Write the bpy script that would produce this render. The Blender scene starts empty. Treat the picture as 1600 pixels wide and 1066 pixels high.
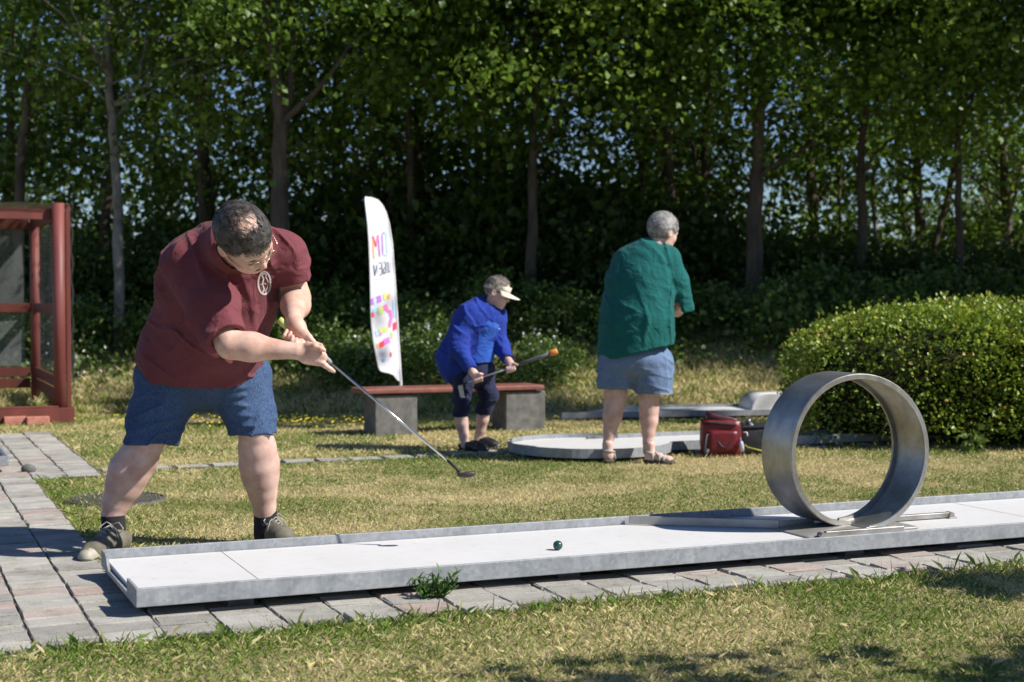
import bpy, bmesh, math, random
import numpy as np
from mathutils import Vector, Matrix
from mathutils.bvhtree import BVHTree

random.seed(7)
RNG = np.random.default_rng(7)
SC = bpy.context.scene
COL = SC.collection

# ------------------------------------------------------------------ camera
FPX, HY, CAMZ = 2350.0, 460.0, 1.17          # focal length and horizon in pixels of the 1600 px photo
PITCH = math.atan((533 - HY) / FPX)
cam_d = bpy.data.cameras.new('camera')
cam_d.sensor_width = 36.0
cam_d.lens = FPX / 1600 * 36.0
cam_d.clip_start = 0.1
cam_d.clip_end = 2000
cam_d.dof.use_dof = True
cam_d.dof.focus_distance = 6.35
cam_d.dof.aperture_fstop = 3.4
cam = bpy.data.objects.new('camera', cam_d)
COL.objects.link(cam)
cam.location = (0, 0, CAMZ)
cam.rotation_euler = (math.pi / 2 - PITCH, 0, 0)
SC.camera = cam

# ------------------------------------------------------------------ light
SUN_DIR = Vector((0.955, -0.296, 0.0)).normalized() * math.cos(math.radians(42))
SUN_DIR.z = math.sin(math.radians(42))
w = bpy.data.worlds.new('World')
SC.world = w
w.use_nodes = True
nt = w.node_tree
bg = nt.nodes['Background']
sky = nt.nodes.new('ShaderNodeTexSky')
sky.sky_type = 'NISHITA'
sky.sun_disc = False
sky.sun_elevation = math.radians(42)
sky.sun_rotation = math.atan2(SUN_DIR.x, SUN_DIR.y)
sky.air_density = 1.0
sky.dust_density = 0.1
sky.ozone_density = 3.0
sm = nt.nodes.new('ShaderNodeMix'); sm.data_type = 'RGBA'; sm.blend_type = 'MULTIPLY'; sm.inputs[0].default_value = 1
sm.inputs[7].default_value = (.84, .93, 1.14, 1)
nt.links.new(sky.outputs[0], sm.inputs[6]); nt.links.new(sm.outputs[2], bg.inputs[0])
bg.inputs[1].default_value = 0.066
sun_d = bpy.data.lights.new('sun', 'SUN')
sun_d.energy = 5.0
sun_d.angle = math.radians(0.55)
sun_d.color = (1.0, 0.955, 0.88)
sun = bpy.data.objects.new('sun', sun_d)
COL.objects.link(sun)
sun.rotation_euler = (-SUN_DIR).to_track_quat('-Z', 'Y').to_euler()
SC.view_settings.view_transform = 'Standard'
SC.view_settings.look = 'None'
SC.view_settings.gamma = 1
SC.view_settings.exposure = 0.50
SC.view_settings.use_curve_mapping = False
SC.render.engine = 'CYCLES'
SC.cycles.max_bounces = 6
SC.cycles.diffuse_bounces = 3
SC.cycles.glossy_bounces = 3
SC.cycles.transmission_bounces = 4
SC.cycles.transparent_max_bounces = 8
SC.cycles.caustics_reflective = False
SC.cycles.caustics_refractive = False

# ------------------------------------------------------------------ coordinates
def P(px, py, Y):
    """world point at depth Y on the line of sight through a pixel of the photograph"""
    a, b = (px - 800) / FPX, -(py - 533) / FPX
    d = Vector((a, math.cos(PITCH) + b * math.sin(PITCH), -math.sin(PITCH) + b * math.cos(PITCH)))
    t = Y / d.y
    return Vector((d.x * t, Y, CAMZ + d.z * t))

ANG = math.radians(22.9)                       # heading of the lane
UX, UY = math.cos(ANG), math.sin(ANG)
L0 = (-1.34, 5.33)                             # near left corner of the lane
def L(u, v, z=0.0):
    return Vector((L0[0] + u * UX - v * UY, L0[1] + u * UY + v * UX, z))
def toL(x, y):
    return ((x - L0[0]) * UX + (y - L0[1]) * UY, -(x - L0[0]) * UY + (y - L0[1]) * UX)

# ------------------------------------------------------------------ materials
def nn(t, typ, **kw):
    n = t.nodes.new(typ)
    for k, v in kw.items():
        if isinstance(k, str) and hasattr(n, k): setattr(n, k, v)
    return n
def setin(n, d):
    for k, v in d.items(): n.inputs[k].default_value = v
def base(name):
    m = bpy.data.materials.new(name)
    m.use_nodes = True
    t = m.node_tree
    return m, t, t.nodes['Principled BSDF']
def c4(c): return (c[0], c[1], c[2], 1)
def noise(t, sc, detail=4, rough=.55, vec=None, dist=0):
    n = nn(t, 'ShaderNodeTexNoise')
    setin(n, {'Scale': sc, 'Detail': detail, 'Roughness': rough, 'Distortion': dist})
    if vec is not None: t.links.new(vec, n.inputs['Vector'])
    return n.outputs['Fac']
def ramp(t, fac, stops):
    r = nn(t, 'ShaderNodeValToRGB')
    e = r.color_ramp.elements
    while len(e) < len(stops): e.new(0.5)
    for i, (p, c) in enumerate(stops):
        e[i].position = p; e[i].color = c4(c) if len(c) == 3 else c
    t.links.new(fac, r.inputs[0])
    return r.outputs[0]
def mixc(t, fac, a, b, mode='MIX'):
    n = nn(t, 'ShaderNodeMix'); n.data_type = 'RGBA'; n.blend_type = mode
    def put(s, v):
        if isinstance(v, (tuple, list)): s.default_value = c4(v)
        elif isinstance(v, float): s.default_value = v
        else: t.links.new(v, s)
    put(n.inputs[0], fac); put(n.inputs[6], a); put(n.inputs[7], b)
    return n.outputs[2]
def mth(t, op, a, b=None):
    n = nn(t, 'ShaderNodeMath'); n.operation = op
    for i, v in enumerate((a, b)):
        if v is None: continue
        if isinstance(v, (int, float)): n.inputs[i].default_value = v
        else: t.links.new(v, n.inputs[i])
    return n.outputs[0]
def bumpit(t, b, h, strength, dist=.01):
    n = nn(t, 'ShaderNodeBump')
    setin(n, {'Strength': strength, 'Distance': dist})
    t.links.new(h, n.inputs['Height'])
    t.links.new(n.outputs[0], b.inputs['Normal'])
def objco(t, scale=None):
    n = nn(t, 'ShaderNodeTexCoord')
    if scale is None: return n.outputs['Object']
    m = nn(t, 'ShaderNodeMapping'); m.inputs['Scale'].default_value = scale
    t.links.new(n.outputs['Object'], m.inputs[0])
    return m.outputs[0]
def mat(name, c1, c2=None, sc=12., rough=.7, metal=0., bump=0., bsc=60., spec=.5, sheen=0., stretch=None, lo=.35, hi=.65, bd=.004, rvar=0.):
    m, t, b = base(name)
    setin(b, {'Base Color': c4(c1), 'Roughness': rough, 'Metallic': metal, 'Specular IOR Level': spec, 'Sheen Weight': sheen})
    v = objco(t, stretch)
    if c2 is not None:
        t.links.new(ramp(t, noise(t, sc, 6, .6, v), [(lo, c1), (hi, c2)]), b.inputs['Base Color'])
    if rvar:
        r = ramp(t, noise(t, sc * 1.7, 5, .6, v), [(.3, (rough - rvar,) * 3), (.7, (rough + rvar,) * 3)])
        t.links.new(r, b.inputs['Roughness'])
    if bump: bumpit(t, b, noise(t, bsc, 5, .6, v), bump, bd)
    return m

# ------------------------------------------------------------------ objects
def tag(o, label=None, cat=None, group=None, kind=None):
    if label: o['label'] = label
    if cat: o['category'] = cat
    if group: o['group'] = group
    if kind: o['kind'] = kind
    return o
def empty(name, loc, rz=0.0):
    o = bpy.data.objects.new(name, None)
    COL.objects.link(o); o.location = loc; o.rotation_euler = (0, 0, rz); o.empty_display_size = .1
    return o
def mesh_np(name, V, Fc, smooth=False, rnd=None):
    """fast mesh from arrays; Fc is (n,3) or (n,4)"""
    V = np.ascontiguousarray(V, dtype=np.float32); Fc = np.ascontiguousarray(Fc, dtype=np.int32)
    me = bpy.data.meshes.new(name)
    n, k = Fc.shape
    me.vertices.add(len(V)); me.vertices.foreach_set('co', V.ravel())
    me.loops.add(n * k); me.loops.foreach_set('vertex_index', Fc.ravel())
    me.polygons.add(n); me.polygons.foreach_set('loop_start', np.arange(0, n * k, k, dtype=np.int32))
    if smooth: me.polygons.foreach_set('use_smooth', np.ones(n, dtype=bool))
    if rnd is not None:
        a = me.attributes.new('rnd', 'FLOAT', 'FACE'); a.data.foreach_set('value', np.ascontiguousarray(rnd, dtype=np.float32))
    me.update(calc_edges=True)
    return me
def link(name, me, m=None, parent=None, world=True):
    """world=True: vertices are in world coordinates; they are moved into the parent's frame"""
    o = bpy.data.objects.new(name, me)
    COL.objects.link(o)
    if m is not None and len(me.materials) == 0: me.materials.append(m)
    if parent is not None:
        o.parent = parent
        if world:
            M = Matrix.Translation(parent_loc(parent)) @ Matrix.Rotation(parent_rz(parent), 4, 'Z')
            me.transform(M.inverted())
    return o
def parent_loc(p):
    l = Vector(p.location)
    q = p.parent
    while q is not None: l = l + Vector(q.location); q = q.parent
    return l
def parent_rz(p):
    return p.rotation_euler.z if p.parent is None else p.parent.rotation_euler.z
def lerp(a, b, t): return a + (b - a) * t

class MB:
    """collects simple shapes and links them as one mesh object"""
    def __init__(s): s.b = bmesh.new()
    def box(s, c, size, rot=None, bev=0.0, taper=1.0):
        """box centred on c, rot = Matrix 3x3"""
        R = rot if rot is not None else Matrix.Identity(3)
        vs = []
        for z in (-.5, .5):
            k = taper if z > 0 else 1
            for x, y in ((-.5, -.5), (.5, -.5), (.5, .5), (-.5, .5)):
                vs.append(s.b.verts.new(Vector(c) + R @ Vector((x * size[0] * k, y * size[1] * k, z * size[2]))))
        fs = []
        for f in ((3, 2, 1, 0), (4, 5, 6, 7), (0, 1, 5, 4), (1, 2, 6, 5), (2, 3, 7, 6), (3, 0, 4, 7)):
            fs.append(s.b.faces.new([vs[i] for i in f]))
        if bev > 0:
            es = list({e for f in fs for e in f.edges})
            bmesh.ops.bevel(s.b, geom=es, offset=bev, segments=2, affect='EDGES', profile=.5)
        return s
    def tube(s, pts, r, seg=10, cap=True):
        pts = [Vector(p) for p in pts]
        rs = r if isinstance(r, (list, tuple)) else [r] * len(pts)
        rings = []
        up = None
        for i, p in enumerate(pts):
            d = (pts[min(i + 1, len(pts) - 1)] - pts[max(i - 1, 0)]).normalized()
            if up is None:
                up = Vector((0, 0, 1)) if abs(d.z) < .9 else Vector((1, 0, 0))
            x = d.cross(up)
            if x.length < 1e-4: x = d.cross(Vector((0, 1, 0)))
            x.normalize(); y = x.cross(d).normalized(); up = y
            rings.append([s.b.verts.new(p + (x * math.cos(a) + y * math.sin(a)) * rs[i]) for a in [2 * math.pi * k / seg for k in range(seg)]])
        for A, B in zip(rings, rings[1:]):
            for k in range(seg):
                f = s.b.faces.new((A[k], A[(k + 1) % seg], B[(k + 1) % seg], B[k])); f.smooth = True
        if cap:
            s.b.faces.new(list(reversed(rings[0]))); s.b.faces.new(rings[-1])
        return s
    def prism(s, poly, h0, h1, fn=None):
        """poly = [(a,b)], extruded between heights h0,h1; fn maps (a,b,h) to world"""
        fn = fn or (lambda a, b, h: Vector((a, b, h)))
        A = [s.b.verts.new(fn(a, b, h0)) for a, b in poly]
        B = [s.b.verts.new(fn(a, b, h1)) for a, b in poly]
        n = len(poly)
        s.b.faces.new(list(reversed(A))); s.b.faces.new(B)
        for k in range(n): s.b.faces.new((A[k], A[(k + 1) % n], B[(k + 1) % n], B[k]))
        return s
    def quad(s, *pts):
        s.b.faces.new([s.b.verts.new(Vector(p)) for p in pts]); return s
    def sphere(s, c, r, seg=16, sc=(1, 1, 1), rot=None):
        R = rot if rot is not None else Matrix.Identity(3)
        g = bmesh.ops.create_uvsphere(s.b, u_segments=seg, v_segments=max(6, seg // 2), radius=1)
        for v in g['verts']: v.co = Vector(c) + R @ Vector((v.co.x * r * sc[0], v.co.y * r * sc[1], v.co.z * r * sc[2]))
        for f in {f for v in g['verts'] for f in v.link_faces}: f.smooth = True
        return s
    def build(s, name, m=None, parent=None, world=True):
        bmesh.ops.recalc_face_normals(s.b, faces=s.b.faces)
        me = bpy.data.meshes.new(name); s.b.to_mesh(me); s.b.free()
        return link(name, me, m, parent, world)

RL = Matrix.Rotation(ANG, 3, 'Z')             # boxes aligned with the lane

# ------------------------------------------------------------------ value noise for numpy
_G = RNG.random((64, 64, 64)).astype(np.float32)
def vn(x, y, z):
    xi, yi, zi = np.floor(x), np.floor(y), np.floor(z)
    fx, fy, fz = x - xi, y - yi, z - zi
    fx = fx * fx * (3 - 2 * fx); fy = fy * fy * (3 - 2 * fy); fz = fz * fz * (3 - 2 * fz)
    xi = xi.astype(int) & 63; yi = yi.astype(int) & 63; zi = zi.astype(int) & 63
    x1, y1, z1 = (xi + 1) & 63, (yi + 1) & 63, (zi + 1) & 63
    g = _G
    a = g[xi, yi, zi] * (1 - fx) + g[x1, yi, zi] * fx
    b = g[xi, y1, zi] * (1 - fx) + g[x1, y1, zi] * fx
    c = g[xi, yi, z1] * (1 - fx) + g[x1, yi, z1] * fx
    d = g[xi, y1, z1] * (1 - fx) + g[x1, y1, z1] * fx
    return (a * (1 - fy) + b * fy) * (1 - fz) + (c * (1 - fy) + d * fy) * fz - .5

# ------------------------------------------------------------------ terrain height
def ground_z(x, y):
    x = np.asarray(x, float); y = np.asarray(y, float)
    t = np.clip((y - 14.6 + 0.10 * (x + 1)) / 5.2, 0, 1)
    z = 1.0 * t * t * (3 - 2 * t)
    bump = (vn(x * .35 + 9, y * .35 + 4, x * 0 + 1.5)) * .25 * np.clip((y - 15) / 4, 0, 1)
    far = -np.clip((y - 27) / 30, 0, 1) * .6
    return z + bump + far
# ================================================================== MATERIALS
def grass_colour(t, fine=True):
    g = nn(t, 'ShaderNodeNewGeometry').outputs['Position']
    big = noise(t, .55, 3, .5, g)
    mid = noise(t, 2.6, 5, .62, g)
    f = mth(t, 'ADD', mth(t, 'MULTIPLY', big, .55), mth(t, 'MULTIPLY', mid, .45))
    # the lawn is greener along its edges
    return f
m_ground, t, b = base('lawn_soil')
f = grass_colour(t)
c = ramp(t, f, [(.36, (.13, .15, .04)), (.46, (.28, .25, .10)), (.55, (.44, .36, .19))])
g = nn(t, 'ShaderNodeNewGeometry').outputs['Position']
c = mixc(t, .45, c, ramp(t, noise(t, 70, 4, .7, g), [(.3, (.17, .14, .07)), (.7, (.55, .46, .26))]))
t.links.new(c, b.inputs['Base Color']); setin(b, {'Roughness': .95, 'Specular IOR Level': .1})
bumpit(t, b, noise(t, 90, 4, .7, g), .8, .02)

m_blade, t, b = base('grass_blade')
f = grass_colour(t)
at = nn(t, 'ShaderNodeAttribute'); at.attribute_name = 'rnd'
f2 = mth(t, 'ADD', mth(t, 'SUBTRACT', mth(t, 'MULTIPLY', f, 3.0), .72), mth(t, 'MULTIPLY', at.outputs['Fac'], .55))
c = ramp(t, f2, [(.76, (.11, .17, .025)), (.93, (.24, .27, .06)), (1.08, (.42, .36, .15)), (1.30, (.60, .50, .28))])
c = ramp(t, f2, [(.70, (.15, .22, .035)), (.88, (.33, .35, .09)), (1.06, (.62, .53, .27))])
# blades with rnd above 1 are the lush ones by the edges
c = mixc(t, mth(t, 'GREATER_THAN', at.outputs['Fac'], 1.0), c, ramp(t, mth(t, 'SUBTRACT', at.outputs['Fac'], 1.0), [(0, (.09, .17, .02)), (.6, (.17, .26, .04)), (1, (.34, .34, .12))]))
t.links.new(c, b.inputs['Base Color'])
setin(b, {'Roughness': .6, 'Specular IOR Level': .25})
tr = nn(t, 'ShaderNodeBsdfTranslucent'); t.links.new(c, tr.inputs[0])
ms = nn(t, 'ShaderNodeMixShader'); ms.inputs[0].default_value = .3
t.links.new(b.outputs[0], ms.inputs[1]); t.links.new(tr.outputs[0], ms.inputs[2])
t.links.new(ms.outputs[0], t.nodes['Material Output'].inputs[0])

def leaf_mat(name, cols, trans=.35, rough=.45, spec=.4):
    m, t, b = base(name)
    at = nn(t, 'ShaderNodeAttribute'); at.attribute_name = 'rnd'
    c = ramp(t, at.outputs['Fac'], [(i / (len(cols) - 1), q) for i, q in enumerate(cols)])
    t.links.new(c, b.inputs['Base Color'])
    setin(b, {'Roughness': rough, 'Specular IOR Level': spec})
    tr = nn(t, 'ShaderNodeBsdfTranslucent')
    t.links.new(mixc(t, .5, c, (.16, .26, .02)), tr.inputs[0])
    ms = nn(t, 'ShaderNodeMixShader'); ms.inputs[0].default_value = trans
    t.links.new(b.outputs[0], ms.inputs[1]); t.links.new(tr.outputs[0], ms.inputs[2])
    t.links.new(ms.outputs[0], t.nodes['Material Output'].inputs[0])
    return m
m_leaf = leaf_mat('maple_leaf', [(.05, .11, .012), (.115, .20, .024), (.20, .31, .04)], .42)
m_leaf2 = leaf_mat('birch_leaf', [(.065, .125, .02), (.12, .20, .035), (.22, .31, .065)], .42)
m_leafd = leaf_mat('dark_leaf', [(.03, .06, .012), (.055, .10, .018), (.09, .15, .028)], .3)
m_leafu = leaf_mat('undergrowth_leaf', [(.05, .10, .02), (.09, .16, .03), (.15, .23, .05), (.20, .27, .08)], .3)
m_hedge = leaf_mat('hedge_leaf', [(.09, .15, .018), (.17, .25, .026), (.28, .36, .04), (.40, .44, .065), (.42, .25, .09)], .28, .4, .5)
m_bark = mat('bark', (.045, .036, .028), (.13, .105, .08), 9, .95, bump=.9, bsc=22, stretch=(1, 1, .25), bd=.03)
m_bark2 = mat('pale_bark', (.10, .09, .075), (.30, .28, .245), 7, .9, bump=.6, bsc=18, stretch=(1, 1, .6), bd=.02)
m_core = mat('near_black', (.012, .014, .007), (.03, .03, .015), 20, 1., spec=.05)
m_flower = mat('white_petal', (.75, .75, .7), rough=.6)
m_yellow = mat('yellow_petal', (.75, .6, .03), rough=.6)

m_white, t, b = base('white_lane_surface')
v = objco(t)
c = ramp(t, noise(t, 3, 7, .65, v), [(.35, (.62, .61, .60)), (.75, (.53, .52, .50))])
c = mixc(t, .5, c, ramp(t, noise(t, 38, 6, .75, objco(t, (.35, 1, 1))), [(.56, (.66, .65, .64)), (.72, (.30, .285, .26))]))
t.links.new(c, b.inputs['Base Color']); setin(b, {'Roughness': .55}); bumpit(t, b, noise(t, 200, 4, .6, v), .06, .003)
m_galv, t, b = base('galvanised_steel')
v = objco(t)
vo = nn(t, 'ShaderNodeTexVoronoi'); vo.inputs['Scale'].default_value = 55; t.links.new(v, vo.inputs['Vector'])
c = ramp(t, noise(t, 9, 6, .65, v), [(.3, (.21, .225, .24)), (.55, (.29, .305, .32)), (.75, (.40, .415, .42))])
bwn = nn(t, 'ShaderNodeRGBToBW'); t.links.new(vo.outputs['Color'], bwn.inputs[0])
c = mixc(t, .30, c, ramp(t, bwn.outputs[0], [(.2, (.22, .24, .26)), (.8, (.46, .48, .50))]))
c = mixc(t, .10, c, ramp(t, noise(t, 30, 5, .7, objco(t, (1, 1, .15))), [(.45, (.10, .10, .10)), (.7, (.5, .5, .5))]))
t.links.new(c, b.inputs['Base Color'])
setin(b, {'Metallic': .25, 'Roughness': .62, 'Specular IOR Level': .4})
bumpit(t, b, noise(t, 60, 3, .5, v), .12, .003)

m_steel, t, b = base('brushed_steel')
v = objco(t)
sep = nn(t, 'ShaderNodeSeparateXYZ'); t.links.new(v, sep.inputs[0])
st = noise(t, 5, 8, .7, objco(t, (1, 40, 1)))
c = ramp(t, noise(t, 5, 6, .65, v), [(.3, (.22, .20, .17)), (.55, (.38, .37, .35)), (.75, (.52, .52, .51))])
t.links.new(c, b.inputs['Base Color'])
t.links.new(ramp(t, st, [(.3, (.34,) * 3), (.7, (.52,) * 3)]), b.inputs['Roughness'])
b.inputs['Metallic'].default_value = .9
bumpit(t, b, noise(t, 8, 6, .7, objco(t, (1, 90, 1))), .10, .002)
m_ramp = mat('worn_steel_plate', (.30, .285, .26), (.45, .44, .42), 6, .55, .55, bump=.15, bsc=40)

m_conc = mat('old_concrete', (.10, .098, .09), (.185, .18, .165), 14, .95, bump=.6, bsc=90, bd=.006)
m_redwood = mat('red_stained_wood', (.10, .022, .014), (.165, .038, .024), 6, .7, bump=.3, bsc=30, stretch=(1, 1, .15))
m_plank = mat('brown_stained_plank', (.16, .05, .035), (.25, .09, .065), 10, .6, bump=.2, bsc=30)
m_redbrick = mat('red_brick', (.36, .13, .09), (.50, .22, .16), 18, .9, bump=.4, bsc=80)
def paver_mat(name, per_object):
    m, t, b = base(name)
    if per_object: r = nn(t, 'ShaderNodeObjectInfo').outputs['Random']
    else:
        at = nn(t, 'ShaderNodeAttribute'); at.attribute_name = 'rnd'; r = at.outputs['Fac']
    g = nn(t, 'ShaderNodeNewGeometry').outputs['Position']
    tint = ramp(t, r, [(0, (.30, .285, .26)), (.35, (.46, .44, .405)), (.60, (.34, .325, .295)), (.84, (.45, .43, .39)), (.91, (.44, .36, .325)), (1, (.38, .29, .26))])
    sp = ramp(t, noise(t, 260, 3, .75, g), [(.3, (.45, .45, .45)), (.52, (1, 1, 1)), (.75, (1.35, 1.33, 1.28))])
    c = mixc(t, 1., tint, sp, 'MULTIPLY')
    c = mixc(t, 1., c, ramp(t, noise(t, 7, 6, .7, g), [(.28, (.52, .53, .46)), (.45, (.92, .92, .90)), (.7, (1.12, 1.12, 1.10))]), 'MULTIPLY')
    t.links.new(c, b.inputs['Base Color'])
    setin(b, {'Roughness': .92, 'Specular IOR Level': .25})
    bumpit(t, b, noise(t, 130, 5, .75, g), .8, .006)
    return m
m_paver = paver_mat('paver_stone', True); m_paver_s = paver_mat('paver_stone_far', False)
m_joint = mat('joint_sand', (.05, .045, .035), (.12, .11, .08), 30, 1., bump=.5, bsc=120)

# ================================================================== GROUND
xs = np.concatenate([np.linspace(-300, -20, 15), np.linspace(-18, 18, 73), np.linspace(20, 300, 15)])
ys = np.concatenate([np.linspace(-60, 2, 10), np.linspace(2.5, 14, 24), np.linspace(14.4, 30, 40), np.linspace(32, 600, 30)])
X, Yg = np.meshgrid(xs, ys, indexing='ij')
Z = ground_z(X, Yg)
V = np.stack([X, Yg, Z], -1).reshape(-1, 3)
nx, ny = len(xs), len(ys)
ii, jj = np.meshgrid(np.arange(nx - 1), np.arange(ny - 1), indexing='ij')
a = (ii * ny + jj).ravel()
ground = link('ground', mesh_np('ground', V, np.stack([a, a + ny, a + ny + 1, a + 1], 1), True), m_ground)
tag(ground, kind='structure')

# ------------------------------------------------------------------ paving
V_FRONT = -.33
LANE_LEN, LANE_W = 6.25, .90
def in_paving(u, v):
    """which part of the ground is paved (lane coordinates)"""
    u = np.asarray(u); v = np.asarray(v)
    a = (u < .06) & (v > V_FRONT) & (v < 4.42)
    a |= (v > V_FRONT) & (v < .20) & (u < 9)
    a |= (u < .50) & (v >= 4.42) & (v < 7.75)
    a |= (v > 4.66) & (v < 4.88) & (u < 9)
    return a
pav = MB()
def slab(u0, u1, v0, v1, z):
    pav.quad(L(u0, v0, z), L(u1, v0, z), L(u1, v1, z), L(u0, v1, z))
slab(-3.2, .06, .20, 4.42, .006); slab(-3.2, 9, V_FRONT, .20, .004); slab(-3.2, .50, 4.42, 7.75, .006)
slab(.50, 9, 4.66, 4.88, .004)
pavement = tag(pav.build('pavement', m_joint), kind='structure')
PW, PH, JT = .214, .142, .010                 # paver pitch and joint
def paver_mesh(k):
    mb = MB()
    r = random.Random(k)
    mb.box((0, 0, 0), (PW - .008, PH - .013, .05), bev=.006)
    for vt in mb.b.verts:
        vt.co.z += vt.co.x * r.uniform(-.03, .03) + vt.co.y * r.uniform(-.05, .05)
        vt.co.x += r.uniform(-.0015, .0015); vt.co.y += r.uniform(-.0015, .0015)
    bmesh.ops.recalc_face_normals(mb.b, faces=mb.b.faces)
    me = bpy.data.meshes.new('paver'); mb.b.to_mesh(me); mb.b.free(); me.materials.append(m_paver)
    return me
pm = [paver_mesh(k) for k in range(6)]
cells = []
ncol = int(12.4 / PW)
for i in range(ncol):
    u = .055 - 16 * PW + (i + .5) * PW
    off = (.0, .5, .12, .62)[i % 4] * PH + random.uniform(-.004, .004)
    for j in range(-4, 62):
        v = (j + .5) * PH + off
        if v > 7.7: continue
        ins = in_paving(u, v)
        if .17 < v < .86 and u > .06: continue   # under the lane
        if not ins: continue
        if 4.6 < v < 4.95 and u > .5: continue
        p = L(u, v)
        if p.y < 3.5: continue
        sx = 800 + p.x / p.y * FPX; sy = HY + CAMZ * FPX / p.y
        if sx < -80 or sx > 1700 or sy > 1120: continue
        cells.append((p.y, u, v))
for k in range(36):                            # single row of flags between the lawns
    u = .50 + (k + .5) * .245; p = L(u, 4.77)
    cells.append((p.y, u, 4.77))
cells.sort()
far_v, far_f, far_r = [], [], []
for n, (yy, u, v) in enumerate(cells):
    p = L(u, v)
    z = -.0105 + random.uniform(-.004, .005)
    me = pm[random.randrange(6)]
    if n < 300:
        o = bpy.data.objects.new('paver', me); COL.objects.link(o); o.parent = pavement
        o.location = (p.x, p.y, z); o.rotation_euler = (0, 0, ANG + random.uniform(-.012, .012) + (math.pi if random.random() < .5 else 0))
    else:
        k0 = len(far_v); R = Matrix.Rotation(ANG, 3, 'Z')
        big = 1.12 if v == 4.77 else 1
        for dx, dy, dz in ((-.5, -.5, 0), (.5, -.5, 0), (.5, .5, 0), (-.5, .5, 0), (-.47, -.46, 1), (.47, -.46, 1), (.47, .46, 1), (-.47, .46, 1)):
            q = R @ Vector((dx * (PW - JT) * big, dy * (PH - JT) * big, 0))
            far_v.append((p.x + q.x, p.y + q.y, .001 + dz * .006 + z * .2))
        r = random.random()
        for f in ((4, 5, 6, 7), (0, 1, 5, 4), (1, 2, 6, 5), (2, 3, 7, 6), (3, 0, 4, 7)):
            far_f.append([k0 + i for i in f]); far_r.append(r)
if far_v:
    o = link('paver_field', mesh_np('paver_field', far_v, far_f, False, far_r), m_paver_s, pavement)
    tag(o, kind='stuff')

# ------------------------------------------------------------------ grass blades
def blades(name, pts, h, wd, lean, rnd, parent=None):
    n = len(pts)
    z0 = ground_z(pts[:, 0], pts[:, 1]) - .002
    a = RNG.random(n) * 2 * np.pi
    dx, dy = np.cos(a), np.sin(a)
    b2 = RNG.random(n) * 2 * np.pi
    lx, ly = np.cos(b2) * lean, np.sin(b2) * lean
    V = np.zeros((n, 4, 3), np.float32)
    V[:, 0] = np.stack([pts[:, 0] - dx * wd, pts[:, 1] - dy * wd, z0], 1)
    V[:, 1] = np.stack([pts[:, 0] + dx * wd, pts[:, 1] + dy * wd, z0], 1)
    V[:, 2] = np.stack([pts[:, 0] + dx * wd * .7 + lx * h * .35, pts[:, 1] + dy * wd * .7 + ly * h * .35, z0 + h * (.10 + .52 * np.sqrt(np.clip(1 - lean ** 2, .04, 1)))], 1)
    V[:, 3] = np.stack([pts[:, 0] + lx * h, pts[:, 1] + ly * h, z0 + h * np.sqrt(np.clip(1 - lean ** 2, .04, 1))], 1)
    k = np.arange(n) * 4
    Fc = np.stack([k, k + 1, k + 2, k, k + 2, k + 3], 1).reshape(-1, 3)
    me = mesh_np(name, V.reshape(-1, 3), Fc, False, np.repeat(rnd, 2))
    return link(name, me, m_blade, parent)
def scatter(n, x0, x1, y0, y1):
    return np.stack([RNG.uniform(x0, x1, n), RNG.uniform(y0, y1, n)], 1)
def view_ok(p, m=.25):
    return np.abs(p[:, 0]) < p[:, 1] * .345 + m
def lawn_mask(p):
    u = (p[:, 0] - L0[0]) * UX + (p[:, 1] - L0[1]) * UY
    v = -(p[:, 0] - L0[0]) * UY + (p[:, 1] - L0[1]) * UX
    wob = vn(u * 5, v * 5, u * 0 + 3.3) * .07
    pv = in_paving(u + wob, v + wob)
    lane = (u > -.02) & (u < LANE_LEN) & (v > -.05) & (v < LANE_W + .015)
    return ~(pv | lane), u, v
def edge_green(u, v):
    e = np.exp(-np.abs(v - V_FRONT) / .14) + .9 * np.exp(-np.abs(v - .92) / .16) * (u > 0) + .9 * np.exp(-np.abs(u - .06) / .35) * (v > .9) * (v < 4.5) + .5 * np.exp(-np.abs(v - 4.6) / .3)
    return np.clip(e, 0, 1)
def lawn(name, n, y0, y1, hmin, hmax, wd):
    p = scatter(n, -y1 * .36 - .3, y1 * .36 + .3, y0, y1)
    p = p[view_ok(p)]
    ok, u, v = lawn_mask(p)
    p, u, v = p[ok], u[ok], v[ok]
    eg = edge_green(u, v)
    n = len(p)
    h = RNG.uniform(hmin, hmax, n) * (1 + eg * .5 + 1.1 * eg * (RNG.random(n) < .10))
    r = RNG.random(n)
    r = np.where(RNG.random(n) < eg * .75, 1 + RNG.random(n), r)
    patch = vn(p[:, 0] * 1.7 + 20, p[:, 1] * 1.7, p[:, 0] * 0 + 7)
    r = np.where((patch > .12) & (RNG.random(n) < .6), 1 + RNG.random(n) * .8, r)
    r = np.where((p[:, 1] < 5.8) & (RNG.random(n) < .28), 1 + RNG.random(n) * .8, r)
    lean = np.clip(RNG.normal(.72, .22, n), 0, .99)
    o = blades(name, p, h, RNG.uniform(.6, 1.2, n) * wd, lean, r)
    return tag(o, kind='stuff')
tag(lawn('near_grass', 150000, 4.15, 6.9, .010, .034, .0014), 'short dry and green grass of the foreground lawn', 'grass')
tag(lawn('lawn_grass', 200000, 6.4, 10.6, .010, .030, .0019), 'mown sun-scorched grass between the two lanes', 'grass')
tag(lawn('far_grass', 150000, 10.6, 15.4, .016, .045, .0030), 'sun-dried grass round the bench and far lane', 'grass')
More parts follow.
